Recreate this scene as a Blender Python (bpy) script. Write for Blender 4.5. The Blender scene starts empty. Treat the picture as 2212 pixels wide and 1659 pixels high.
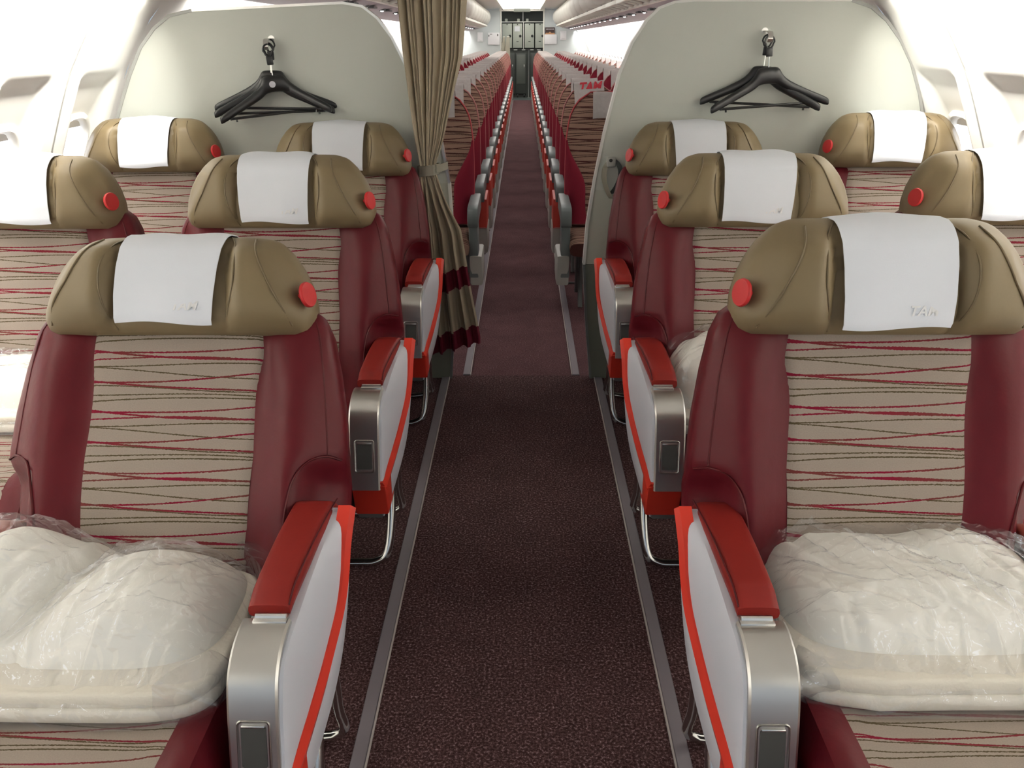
import bpy, bmesh, math, random
from mathutils import Vector, Matrix, noise
random.seed(7)
SC = bpy.context.scene
COL = SC.collection
PI = math.pi
R = math.radians

# ------------------------------------------------------------------ camera
F_PX, CAM_H = 1800.0, 1.52
PITCH = math.atan(746 / F_PX)
YAW = math.atan(26 * math.cos(PITCH) / F_PX)
cam_d = bpy.data.cameras.new('camera')
cam = bpy.data.objects.new('camera', cam_d)
COL.objects.link(cam)
cam_d.sensor_width = 36.0
cam_d.lens = 36.0 * F_PX / 2212.0
cam_d.clip_start = 0.02
cam_d.clip_end = 200
cam.matrix_world = (Matrix.Translation((0, 0, CAM_H)) @ Matrix.Rotation(YAW, 4, 'Z')
                    @ Matrix.Rotation(PI / 2 - PITCH, 4, 'X') @ Matrix.Rotation(R(-0.2), 4, 'Z'))
SC.camera = cam
SC.view_settings.view_transform = 'Standard'
SC.view_settings.look = 'None'
SC.view_settings.gamma = 1.0
SC.view_settings.use_curve_mapping = False
SC.view_settings.exposure = -0.42
SC.cycles.transparent_max_bounces = 32   # many layers of crumpled clear film

# ------------------------------------------------------------------ world and lights
world = bpy.data.worlds.new('world')
SC.world = world
world.use_nodes = True
bg = world.node_tree.nodes['Background']
bg.inputs['Color'].default_value = (0.76, 0.87, 1.0, 1)
bg.inputs['Strength'].default_value = 0.74


def area(name, loc, direction, sx, sy, power, color=(1, 1, 1), spread=180):
    d = bpy.data.lights.new(name, 'AREA')
    d.shape = 'RECTANGLE'
    d.size, d.size_y = sx, sy
    d.energy = power
    d.color = color
    d.spread = R(spread)
    o = bpy.data.objects.new(name, d)
    COL.objects.link(o)
    o.location = loc
    z = -Vector(direction).normalized()
    y = Vector((0, 1, 0))
    x = y.cross(z).normalized()
    y = z.cross(x)
    o.rotation_euler = Matrix((x, y, z)).transposed().to_euler()
    return o


REAR = 23.4
WARM = (1.0, 0.97, 0.89)
COOL = (0.86, 0.90, 1.0)
for s in (-1, 1):
    # fluorescent tubes behind the sidewall cove, business then economy
    area('sidewall_tube', (-0.03 + s * 1.375, 1.06, 1.692), (s * 1.0, 0, -1), 0.06, 5.02, 98, WARM, 112)
    area('sidewall_tube', (-0.03 + s * 1.375, 13.8, 1.690), (s * 0.75, 0, -1), 0.06, 19.4, 260, (1.0, 0.985, 0.95), 150)
# ceiling lights over the aisle
for s in (-1, 1):
    area('ceiling_tube', (-0.03 + s * 0.66, 0.5, 2.185), (0, 0, -1), 0.035, 3.6, 1.6, WARM)
area('galley_lamp', (0, REAR + 0.55, 2.2), (0, 0, -1), 0.8, 0.5, 9, (1, 0.98, 0.9))
area('ceiling_tube', (0, 12.0, 2.17), (0, 0, -1), 0.3, 14.0, 60, (1, 0.97, 0.92))

# ------------------------------------------------------------------ materials
MATS = {}


def new_mat(name):
    m = bpy.data.materials.new(name)
    m.use_nodes = True
    nt = m.node_tree
    b = nt.nodes['Principled BSDF']
    MATS[name] = m
    return m, nt, b


def setp(b, **k):
    for key, v in k.items():
        b.inputs[key.replace('_', ' ')].default_value = v


def bump_noise(nt, b, scale, strength, dist=0.002, detail=3, coord='Object', stretch=None):
    tc = nt.nodes.new('ShaderNodeTexCoord')
    src = tc.outputs[coord]
    if stretch:
        mp = nt.nodes.new('ShaderNodeMapping')
        mp.inputs['Scale'].default_value = stretch
        nt.links.new(src, mp.inputs['Vector'])
        src = mp.outputs['Vector']
    n = nt.nodes.new('ShaderNodeTexNoise')
    n.inputs['Scale'].default_value = scale
    n.inputs['Detail'].default_value = detail
    nt.links.new(src, n.inputs['Vector'])
    bp = nt.nodes.new('ShaderNodeBump')
    bp.inputs['Strength'].default_value = strength
    bp.inputs['Distance'].default_value = dist
    nt.links.new(n.outputs['Fac'], bp.inputs['Height'])
    nt.links.new(bp.outputs['Normal'], b.inputs['Normal'])
    return n


def simple(name, col, rough=0.5, metal=0.0, spec=0.5, bump=None, var=0.0, vscale=8):
    m, nt, b = new_mat(name)
    setp(b, Base_Color=(*col, 1), Roughness=rough, Metallic=metal)
    b.inputs['Specular IOR Level'].default_value = spec
    if bump:
        bump_noise(nt, b, *bump)
    if var:
        tc = nt.nodes.new('ShaderNodeTexCoord')
        n = nt.nodes.new('ShaderNodeTexNoise')
        n.inputs['Scale'].default_value = vscale
        n.inputs['Detail'].default_value = 4
        nt.links.new(tc.outputs['Object'], n.inputs['Vector'])
        mx = nt.nodes.new('ShaderNodeMix')
        mx.data_type = 'RGBA'
        mx.inputs['A'].default_value = (*[c * (1 - var) for c in col], 1)
        mx.inputs['B'].default_value = (*[min(1, c * (1 + var)) for c in col], 1)
        nt.links.new(n.outputs['Fac'], mx.inputs['Factor'])
        nt.links.new(mx.outputs['Result'], b.inputs['Base Color'])
    return m


simple('tan_leather', (0.165, 0.123, 0.066), 0.5, 0, 0.35, (130, 0.12, 0.001), 0.10, 9)
simple('tan_piping', (0.125, 0.092, 0.048), 0.5, 0, 0.35)
simple('maroon_leather', (0.086, 0.006, 0.010), 0.40, 0, 0.20, (26, 0.22, 0.006, 4), 0.10, 7)
simple('maroon_seam', (0.070, 0.006, 0.008), 0.45, 0, 0.2)
simple('pad_leather', (0.185, 0.013, 0.010), 0.45, 0, 0.2, (160, 0.1, 0.001), 0.08, 10)
simple('brown_leather', (0.22, 0.05, 0.035), 0.45, 0, 0.4, (120, 0.1, 0.001))
simple('button_red', (0.46, 0.022, 0.024), 0.42, 0, 0.3)
simple('trim_red', (0.55, 0.036, 0.020), 0.42, 0, 0.25)
simple('shell_white', (0.70, 0.715, 0.785), 0.42)
simple('shell_dark', (0.10, 0.10, 0.10), 0.5)
simple('shell_grey', (0.30, 0.31, 0.29), 0.5)
simple('chrome', (0.72, 0.72, 0.70), 0.18, 1.0)
simple('bright_metal', (0.78, 0.77, 0.74), 0.28, 1.0)
simple('recess_black', (0.045, 0.045, 0.042), 0.45)
simple('recess_frame', (0.34, 0.33, 0.31), 0.3, 1.0)
simple('cloth_white', (0.87, 0.90, 0.96), 0.85, 0, 0.2, (420, 0.25, 0.0006))
simple('cloth_emboss', (0.90, 0.90, 0.91), 0.5, 0, 0.3)
simple('logo_red', (0.55, 0.03, 0.05), 0.7)
simple('pillow_cloth', (0.95, 0.925, 0.85), 0.85, 0, 0.2, (60, 0.15, 0.003))
simple('blanket_cloth', (0.80, 0.75, 0.65), 0.95, 0, 0.1, (140, 0.4, 0.003))
simple('wall_panel', (0.90, 0.885, 0.84), 0.45, 0, 0.3)
simple('wall_trim', (0.34, 0.34, 0.32), 0.4)
simple('cove_white', (0.85, 0.84, 0.80), 0.5)
simple('divider_panel', (0.57, 0.585, 0.53), 0.5, 0, 0.3, (500, 0.05, 0.0005))
simple('divider_low', (0.53, 0.54, 0.46), 0.5, 0, 0.3)
simple('kick_panel', (0.155, 0.16, 0.125), 0.55)
simple('edge_dark', (0.20, 0.21, 0.20), 0.35, 0.4)
simple('edge_light', (0.80, 0.80, 0.76), 0.3)
simple('hanger_black', (0.010, 0.010, 0.011), 0.36, 0, 0.5)
simple('sticker', (0.75, 0.74, 0.80), 0.5)
simple('curtain_band', (0.135, 0.008, 0.022), 0.75, 0, 0.3, (300, 0.2, 0.001))
simple('strip_grey', (0.215, 0.19, 0.215), 0.4)
simple('strip_white', (0.55, 0.50, 0.48), 0.4)
simple('eco_maroon', (0.165, 0.008, 0.020), 0.85, 0, 0.2, (350, 0.3, 0.001))
simple('eco_piping', (0.42, 0.16, 0.15), 0.7)
simple('eco_piping_red', (0.42, 0.045, 0.05), 0.6)
simple('eco_grey', (0.15, 0.172, 0.175), 0.42)
simple('eco_leg', (0.10, 0.10, 0.10), 0.4, 0.5)
simple('eco_lightgrey', (0.46, 0.46, 0.43), 0.45)
simple('eco_red', (0.50, 0.04, 0.025), 0.5)
simple('eco_cover', (0.40, 0.365, 0.355), 0.9, 0, 0.1, (200, 0.4, 0.001), 0.12, 60)
simple('under_dark', (0.03, 0.028, 0.028), 0.6)
simple('bin_panel', (0.62, 0.61, 0.56), 0.45)
simple('bin_recess', (0.30, 0.285, 0.25), 0.55)
simple('psu_panel', (0.43, 0.40, 0.43), 0.5)
simple('psu_dark', (0.06, 0.06, 0.065), 0.5)
simple('bulkhead', (0.56, 0.60, 0.60), 0.5)
simple('galley_grey', (0.47, 0.49, 0.42), 0.45)
simple('galley_dark', (0.06, 0.066, 0.058), 0.5)
simple('galley_mid', (0.13, 0.14, 0.12), 0.45)
simple('galley_white', (0.82, 0.81, 0.74), 0.4)
simple('galley_floor', (0.13, 0.15, 0.14), 0.35)
simple('paper_white', (0.78, 0.78, 0.80), 0.6)
simple('mag_dark', (0.045, 0.022, 0.02), 0.5)
simple('mag_tan', (0.45, 0.24, 0.12), 0.5)
simple('rubber_black', (0.015, 0.015, 0.015), 0.5)
simple('ceiling_white', (0.78, 0.77, 0.74), 0.5)
simple('strap_tan', (0.30, 0.28, 0.22), 0.7)
simple('strap_dark', (0.035, 0.042, 0.042), 0.6)


def emit(name, col, st):
    m, nt, b = new_mat(name)
    setp(b, Base_Color=(*col, 1), Roughness=0.5)
    b.inputs['Emission Color'].default_value = (*col, 1)
    b.inputs['Emission Strength'].default_value = st
    return m


emit('window_light', (0.84, 0.90, 1.0), 5.0)
emit('lamp_white', (1.0, 0.98, 0.90), 5.0)
emit('spot_white', (1.0, 0.99, 0.97), 9.0)


def brushed(name):
    m, nt, b = new_mat(name)
    setp(b, Base_Color=(0.62, 0.605, 0.575, 1), Roughness=0.30, Metallic=1.0)
    tc = nt.nodes.new('ShaderNodeTexCoord')
    mp = nt.nodes.new('ShaderNodeMapping')
    mp.inputs['Scale'].default_value = (1, 160, 160)
    nt.links.new(tc.outputs['Object'], mp.inputs['Vector'])
    n = nt.nodes.new('ShaderNodeTexNoise')
    n.inputs['Scale'].default_value = 25
    nt.links.new(mp.outputs['Vector'], n.inputs['Vector'])
    mr = nt.nodes.new('ShaderNodeMapRange')
    mr.inputs['To Min'].default_value = 0.26
    mr.inputs['To Max'].default_value = 0.36
    nt.links.new(n.outputs['Fac'], mr.inputs['Value'])
    nt.links.new(mr.outputs['Result'], b.inputs['Roughness'])
    bp = nt.nodes.new('ShaderNodeBump')
    bp.inputs['Strength'].default_value = 0.02
    bp.inputs['Distance'].default_value = 0.0002
    nt.links.new(n.outputs['Fac'], bp.inputs['Height'])
    nt.links.new(bp.outputs['Normal'], b.inputs['Normal'])


brushed('brushed_steel')


def carpet(name, c0, c1, c2):
    m, nt, b = new_mat(name)
    setp(b, Roughness=0.95)
    b.inputs['Specular IOR Level'].default_value = 0.1
    tc = nt.nodes.new('ShaderNodeTexCoord')
    n = nt.nodes.new('ShaderNodeTexNoise')
    n.inputs['Scale'].default_value = 150
    n.inputs['Detail'].default_value = 4
    n.inputs['Roughness'].default_value = 0.75
    nt.links.new(tc.outputs['Object'], n.inputs['Vector'])
    cr = nt.nodes.new('ShaderNodeValToRGB')
    e = cr.color_ramp.elements
    e[0].position, e[0].color = 0.43, (*c0, 1)
    e[1].position, e[1].color = 0.56, (*c1, 1)
    k = e.new(0.66)
    k.color = (*c2, 1)
    nt.links.new(n.outputs['Fac'], cr.inputs['Fac'])
    n2 = nt.nodes.new('ShaderNodeTexNoise')
    n2.inputs['Scale'].default_value = 7
    n2.inputs['Detail'].default_value = 3
    nt.links.new(tc.outputs['Object'], n2.inputs['Vector'])
    mx = nt.nodes.new('ShaderNodeMix')
    mx.data_type = 'RGBA'
    mx.blend_type = 'MULTIPLY'
    mx.inputs['Factor'].default_value = 0.45
    nt.links.new(cr.outputs['Color'], mx.inputs['A'])
    nt.links.new(n2.outputs['Fac'], mx.inputs['B'])
    nt.links.new(mx.outputs['Result'], b.inputs['Base Color'])
    bp = nt.nodes.new('ShaderNodeBump')
    bp.inputs['Strength'].default_value = 0.5
    bp.inputs['Distance'].default_value = 0.003
    nt.links.new(n.outputs['Fac'], bp.inputs['Height'])
    nt.links.new(bp.outputs['Normal'], b.inputs['Normal'])


carpet('carpet', (0.040, 0.018, 0.018), (0.130, 0.066, 0.066), (0.40, 0.29, 0.31))
carpet('carpet_aft', (0.090, 0.040, 0.044), (0.16, 0.078, 0.085), (0.26, 0.17, 0.18))


def fabric(name, base, red, olive, weave=True, thick=1.0):
    """Beige weave crossed by a repeat of drifting crimson and olive lines (UV in metres)."""
    m, nt, b = new_mat(name)
    setp(b, Roughness=0.9)
    b.inputs['Specular IOR Level'].default_value = 0.15
    N, L = nt.nodes, nt.links

    def M(op, a, c=None, d=None):
        n = N.new('ShaderNodeMath')
        n.operation = op
        for i, v in enumerate((a, c, d)):
            if v is None:
                continue
            if isinstance(v, (int, float)):
                n.inputs[i].default_value = v
            else:
                L.new(v, n.inputs[i])
        return n.outputs[0]
    uv = N.new('ShaderNodeUVMap')
    sp = N.new('ShaderNodeSeparateXYZ')
    L.new(uv.outputs['UV'], sp.inputs[0])
    U, V = sp.outputs[0], sp.outputs[1]
    jn = N.new('ShaderNodeTexNoise')
    jn.inputs['Scale'].default_value = 240
    L.new(uv.outputs['UV'], jn.inputs['Vector'])
    jit = M('MULTIPLY', M('SUBTRACT', jn.outputs['Fac'], 0.5), 0.0035)
    P = 0.128
    hwk = 1.25
    fams = [  # offset, slope, amplitude, frequency, phase, half width, is red
        (0.000, 0.040, 0.006, 9, 0.3, 0.0010, 0), (0.012, -0.055, 0.005, 11, 1.7, 0.0014, 1),
        (0.027, 0.085, 0.006, 8, 2.4, 0.0015, 1), (0.034, 0.020, 0.004, 12, 0.0, 0.0010, 0),
        (0.049, 0.030, 0.006, 9, 3.9, 0.0010, 0), (0.060, -0.030, 0.007, 8, 5.0, 0.0011, 0),
        (0.078, -0.060, 0.007, 9, 0.9, 0.0014, 1), (0.088, 0.075, 0.008, 8, 2.0, 0.0016, 1),
        (0.099, 0.012, 0.006, 10, 4.4, 0.0012, 1), (0.111, 0.028, 0.008, 9, 3.3, 0.0010, 0),
    ]
    red_s = olive_s = None
    for o, sl, am, fr, ph, hw, isr in fams:
        f = M('ADD', M('ADD', V, o), M('MULTIPLY', U, sl))
        f = M('ADD', f, M('MULTIPLY', M('SINE', M('ADD', M('MULTIPLY', U, fr), ph)), am))
        f = M('ADD', f, jit)
        w = M('ABSOLUTE', M('SUBTRACT', M('FRACT', M('DIVIDE', f, P)), 0.5))
        ln = M('LESS_THAN', w, hw * hwk * thick / P)
        if isr:
            red_s = ln if red_s is None else M('MAXIMUM', red_s, ln)
        else:
            olive_s = ln if olive_s is None else M('MAXIMUM', olive_s, ln)
    wn = N.new('ShaderNodeTexNoise')
    wn.inputs['Scale'].default_value = 380
    L.new(uv.outputs['UV'], wn.inputs['Vector'])
    cr = N.new('ShaderNodeValToRGB')
    cr.color_ramp.elements[0].color = (*[c * 0.84 for c in base], 1)
    cr.color_ramp.elements[1].color = (*[min(1, c * 1.12) for c in base], 1)
    L.new(wn.outputs['Fac'], cr.inputs['Fac'])

    def mix(fac, A, Bc):
        x = N.new('ShaderNodeMix')
        x.data_type = 'RGBA'
        L.new(fac, x.inputs['Factor'])
        L.new(A, x.inputs['A'])
        if isinstance(Bc, tuple):
            x.inputs['B'].default_value = (*Bc, 1)
        else:
            L.new(Bc, x.inputs['B'])
        return x.outputs['Result']
    # lines drift from olive to crimson along their length
    ln2 = N.new('ShaderNodeTexNoise')
    ln2.inputs['Scale'].default_value = 7
    L.new(uv.outputs['UV'], ln2.inputs['Vector'])
    rr = N.new('ShaderNodeValToRGB')
    rr.color_ramp.elements[0].position, rr.color_ramp.elements[0].color = 0.38, (*[0.5 * (a + c) for a, c in zip(red, olive)], 1)
    rr.color_ramp.elements[1].position, rr.color_ramp.elements[1].color = 0.55, (*red, 1)
    L.new(ln2.outputs['Fac'], rr.inputs['Fac'])
    c = mix(olive_s, cr.outputs['Color'], olive)
    c = mix(red_s, c, rr.outputs['Color'])
    L.new(c, b.inputs['Base Color'])
    bp = N.new('ShaderNodeBump')
    bp.inputs['Strength'].default_value = 0.35
    bp.inputs['Distance'].default_value = 0.0012
    L.new(wn.outputs['Fac'], bp.inputs['Height'])
    L.new(bp.outputs['Normal'], b.inputs['Normal'])


fabric('fabric', (0.275, 0.228, 0.192), (0.165, 0.006, 0.022), (0.075, 0.055, 0.028))
fabric('eco_fabric', (0.27, 0.165, 0.125), (0.07, 0.02, 0.018), (0.06, 0.03, 0.022), True, 1.5)


def plastic():
    m, nt, b = new_mat('plastic_film')
    N, L = nt.nodes, nt.links
    N.remove(b)
    out = N['Material Output']
    tr = N.new('ShaderNodeBsdfTransparent')
    tr.inputs['Color'].default_value = (1.0, 1.0, 1.0, 1)
    gl = N.new('ShaderNodeBsdfGlossy')
    gl.inputs['Roughness'].default_value = 0.085
    gl.inputs['Color'].default_value = (0.95, 0.96, 1, 1)
    df = N.new('ShaderNodeBsdfDiffuse')
    df.inputs['Color'].default_value = (0.86, 0.86, 0.88, 1)
    tc = N.new('ShaderNodeTexCoord')
    mp = N.new('ShaderNodeMapping')
    mp.inputs['Scale'].default_value = (1, 2.2, 1)
    mp.inputs['Rotation'].default_value = (0.3, 0.4, 0.7)
    L.new(tc.outputs['Object'], mp.inputs['Vector'])
    n = N.new('ShaderNodeTexNoise')
    n.inputs['Scale'].default_value = 9
    n.inputs['Detail'].default_value = 3
    n.inputs['Distortion'].default_value = 0.8
    L.new(mp.outputs['Vector'], n.inputs['Vector'])
    bp = N.new('ShaderNodeBump')
    bp.inputs['Strength'].default_value = 0.75
    bp.inputs['Distance'].default_value = 0.02
    L.new(n.outputs['Fac'], bp.inputs['Height'])
    L.new(bp.outputs['Normal'], gl.inputs['Normal'])
    lw = N.new('ShaderNodeLayerWeight')
    lw.inputs['Blend'].default_value = 0.5
    L.new(bp.outputs['Normal'], lw.inputs['Normal'])
    pw = N.new('ShaderNodeMath')
    pw.operation = 'POWER'
    pw.inputs[1].default_value = 4.0
    L.new(lw.outputs['Facing'], pw.inputs[0])
    ad = N.new('ShaderNodeMath')
    ad.operation = 'MULTIPLY_ADD'
    ad.inputs[1].default_value = 0.55
    ad.inputs[2].default_value = 0.085
    L.new(pw.outputs[0], ad.inputs[0])
    m0 = N.new('ShaderNodeMixShader')
    m0.inputs['Fac'].default_value = 0.05
    L.new(tr.outputs[0], m0.inputs[1])
    L.new(df.outputs[0], m0.inputs[2])
    m1 = N.new('ShaderNodeMixShader')
    L.new(ad.outputs[0], m1.inputs['Fac'])
    L.new(m0.outputs[0], m1.inputs[1])
    L.new(gl.outputs[0], m1.inputs[2])
    L.new(m1.outputs[0], out.inputs['Surface'])


plastic()


def curtain_mat():
    m, nt, b = new_mat('curtain_cloth')
    setp(b, Roughness=0.8, Base_Color=(0.43, 0.362, 0.262, 1))
    b.inputs['Specular IOR Level'].default_value = 0.25
    bump_noise(nt, b, 260, 0.25, 0.001)


curtain_mat()


# ------------------------------------------------------------------ mesh helpers
def bmnew():
    return bmesh.new()


def add_loft(bm, loops, cap=True, closed=True):
    rows = [[bm.verts.new(p) for p in lp] for lp in loops]
    n = len(rows[0])
    for a, b in zip(rows, rows[1:]):
        for i in range(n if closed else n - 1):
            j = (i + 1) % n
            try:
                bm.faces.new((a[i], a[j], b[j], b[i]))
            except ValueError:
                pass
    if cap and closed:
        bm.faces.new(rows[0][::-1])
        bm.faces.new(rows[-1])
    return rows


def add_sheet(bm, f, nu, nv, uvf=None):
    """grid f(i/nu, j/nv); uvf gives uv in metres"""
    uvl = bm.loops.layers.uv.verify() if uvf else None
    vs = [[bm.verts.new(f(i / nu, j / nv)) for i in range(nu + 1)] for j in range(nv + 1)]
    for j in range(nv):
        for i in range(nu):
            fc = bm.faces.new((vs[j][i], vs[j][i + 1], vs[j + 1][i + 1], vs[j + 1][i]))
            if uvf:
                for lp, (a, c) in zip(fc.loops, ((i, j), (i + 1, j), (i + 1, j + 1), (i, j + 1))):
                    lp[uvl].uv = uvf(a / nu, c / nv)
    return vs


def add_box(bm, x0, x1, y0, y1, z0, z1, bev=0.0, seg=2, mat=None):
    t = bmesh.new()
    bmesh.ops.create_cube(t, size=1)
    for v in t.verts:
        v.co = Vector(((x0 + x1) / 2 + v.co.x * (x1 - x0), (y0 + y1) / 2 + v.co.y * (y1 - y0), (z0 + z1) / 2 + v.co.z * (z1 - z0)))
    if bev > 0:
        bmesh.ops.bevel(t, geom=t.edges[:] + t.verts[:], offset=bev, segments=seg, affect='EDGES', profile=0.5)
    merge(bm, t, mat)


def merge(bm, t, mat=None):
    mp = {}
    for v in t.verts:
        mp[v] = bm.verts.new(mat @ v.co if mat else v.co)
    for f in t.faces:
        try:
            bm.faces.new([mp[v] for v in f.verts])
        except ValueError:
            pass
    t.free()


def add_prism(bm, poly, a, b, axis='x', bev=0.0, seg=2, mat=None):
    """poly of (p,q): axis x -> (y,z); axis y -> (x,z); axis z -> (x,y)"""
    def P(p, q, s):
        return {'x': (s, p, q), 'y': (p, s, q), 'z': (p, q, s)}[axis]
    t = bmesh.new()
    A = [t.verts.new(P(p, q, a)) for p, q in poly]
    B = [t.verts.new(P(p, q, b)) for p, q in poly]
    n = len(poly)
    for i in range(n):
        t.faces.new((A[i], A[(i + 1) % n], B[(i + 1) % n], B[i]))
    t.faces.new(A[::-1])
    t.faces.new(B)
    bmesh.ops.recalc_face_normals(t, faces=t.faces[:])
    if bev > 0:
        ed = [e for e in t.edges if (e.verts[0] in A) == (e.verts[1] in A)]
        bmesh.ops.bevel(t, geom=ed, offset=bev, segments=seg, affect='EDGES', profile=0.5)
    merge(bm, t, mat)


def add_tube(bm, pts, r, n=8, closed=False):
    pts = [Vector(p) for p in pts]
    m = len(pts)
    loops = []
    up = None
    for i, p in enumerate(pts):
        if closed:
            t = (pts[(i + 1) % m] - pts[i - 1]).normalized()
        else:
            t = (pts[min(i + 1, m - 1)] - pts[max(i - 1, 0)]).normalized()
        if up is None:
            up = t.orthogonal().normalized()
        up = (up - t * up.dot(t))
        if up.length < 1e-6:
            up = t.orthogonal()
        up.normalize()
        w = t.cross(up)
        rr = r(i / max(1, m - 1)) if callable(r) else r
        loops.append([p + (up * math.cos(2 * PI * k / n) + w * math.sin(2 * PI * k / n)) * rr for k in range(n)])
    if closed:
        rows = [[bm.verts.new(q) for q in lp] for lp in loops]
        for i in range(m):
            a, b = rows[i], rows[(i + 1) % m]
            for k in range(n):
                bm.faces.new((a[k], a[(k + 1) % n], b[(k + 1) % n], b[k]))
    else:
        add_loft(bm, loops, True)


def add_lathe(bm, prof, n=24, mat=None):
    """prof of (r,z) about z"""
    mat = mat or Matrix()
    t = bmesh.new()
    add_loft(t, [[(max(r, 1e-4) * math.cos(2 * PI * k / n), max(r, 1e-4) * math.sin(2 * PI * k / n), z) for k in range(n)] for r, z in prof], True)
    merge(bm, t, mat)


def smooth_path(pts, k=6):
    """Catmull-Rom through the points"""
    P = [Vector(p) for p in pts]
    out = []
    for i in range(len(P) - 1):
        p0, p1, p2, p3 = P[max(i - 1, 0)], P[i], P[i + 1], P[min(i + 2, len(P) - 1)]
        for j in range(k):
            t = j / k
            out.append(0.5 * ((2 * p1) + (p2 - p0) * t + (2 * p0 - 5 * p1 + 4 * p2 - p3) * t * t + (3 * p1 - p0 - 3 * p2 + p3) * t ** 3))
    out.append(P[-1])
    return out


def interp(tab, t):
    if t <= tab[0][0]:
        return tab[0][1]
    for (a, va), (b, vb) in zip(tab, tab[1:]):
        if t <= b:
            f = (t - a) / (b - a)
            return va + (vb - va) * f
    return tab[-1][1]


def sm(x, a=0.0, b=1.0):
    t = max(0.0, min(1.0, (x - a) / (b - a)))
    return t * t * (3 - 2 * t)


def obj(name, bm, mat, parent=None, smooth=40, solid=0.0, sub=0, flip=False, recalc=True, solid_off=-1):
    if recalc:
        bmesh.ops.recalc_face_normals(bm, faces=bm.faces[:])
    if flip:
        bmesh.ops.reverse_faces(bm, faces=bm.faces[:])
    me = bpy.data.meshes.new(name)
    bm.to_mesh(me)
    bm.free()
    me.materials.append(MATS[mat])
    o = bpy.data.objects.new(name, me)
    COL.objects.link(o)
    if solid or sub:
        if solid:
            md = o.modifiers.new('s', 'SOLIDIFY')
            md.thickness = solid
            md.offset = solid_off
        if sub:
            md = o.modifiers.new('u', 'SUBSURF')
            md.levels = md.render_levels = sub
        dg = bpy.context.evaluated_depsgraph_get()
        me2 = bpy.data.meshes.new_from_object(o.evaluated_get(dg))
        o.modifiers.clear()
        o.data = me2
        bpy.data.meshes.remove(me)
        me2.name = name
    if smooth:
        for p in o.data.polygons:
            p.use_smooth = True
        try:
            o.data.set_sharp_from_angle(angle=R(smooth))
        except Exception:
            pass
    if parent:
        o.parent = parent
    return o


def tag(o, label=None, cat=None, group=None, kind=None):
    if label:
        o['label'] = label
    if cat:
        o['category'] = cat
    if group:
        o['group'] = group
    if kind:
        o['kind'] = kind
    return o


def thing(name, label, cat, loc=(0, 0, 0), rotz=0.0, group=None):
    o = bpy.data.objects.new(name, None)
    COL.objects.link(o)
    o.empty_display_size = 0.1
    o.location = loc
    o.rotation_euler = (0, 0, rotz)
    return tag(o, label, cat, group)


def struct(name, bm, mat, parent=None, **k):
    o = obj(name, bm, mat, parent, **k)
    if not parent:
        o['kind'] = 'structure'
    return o


def copy_tree(o, parent=None):
    c = o.copy()
    COL.objects.link(c)
    if parent:
        c.parent = parent
        c.matrix_parent_inverse = o.matrix_parent_inverse
    for ch in list(KIDS.get(o.name, ())) or [x for x in o.children]:
        copy_tree(ch, c)
    return c


KIDS = {}
ORD = ['first', 'second', 'third', 'fourth', 'fifth', 'sixth', 'seventh', 'eighth', 'ninth', 'tenth', 'eleventh', 'twelfth',
       'thirteenth', 'fourteenth', 'fifteenth', 'sixteenth', 'seventeenth', 'eighteenth', 'nineteenth', 'twentieth',
       'twenty-first', 'twenty-second', 'twenty-third', 'twenty-fourth']


def text_mesh(txt, size, shear=0.0, bold=0.0, extrude=0.0006):
    cu = bpy.data.curves.new('t', 'FONT')
    cu.body = txt
    cu.size = size
    cu.shear = shear
    cu.offset = bold
    cu.extrude = extrude
    cu.align_x = 'CENTER'
    cu.align_y = 'CENTER'
    o = bpy.data.objects.new('t', cu)
    COL.objects.link(o)
    dg = bpy.context.evaluated_depsgraph_get()
    me = bpy.data.meshes.new_from_object(o.evaluated_get(dg))
    bm = bmesh.new()
    bm.from_mesh(me)
    bpy.data.objects.remove(o)
    bpy.data.curves.remove(cu)
    bpy.data.meshes.remove(me)
    return bm


# ================================================================== SETTING
DIV_Y = 3.757
REAR_Y = 23.4
WX0 = -0.03       # cabin centre line
# sidewall profile: (z, half width)
WALL = [(0.0, 1.70), (0.25, 1.79), (0.5, 1.845), (0.75, 1.862), (0.95, 1.845), (1.1, 1.80), (1.25, 1.735), (1.4, 1.665), (1.5, 1.60),
        (1.6, 1.53), (1.66, 1.47), (1.72, 1.43)]


def wallx(z):
    return interp(WALL, z)


WIN_YS = [3.565 - 0.533 * k for k in range(11)]
WIN_Z = 1.06


def recess(y, z):
    d = 0.0
    for wy in WIN_YS:
        a = abs(y - wy)
        if a < 0.2:
            ey = 1 - sm(a, 0.120, 0.172)
            ez = (1 - sm(z, 1.365, 1.40)) * sm(z, 0.72, 0.84)
            tilt = 0.034 + 0.055 * sm(1.40 - z, 0.0, 0.30)
            d = max(d, ey * ez * tilt)
    return d


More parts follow.
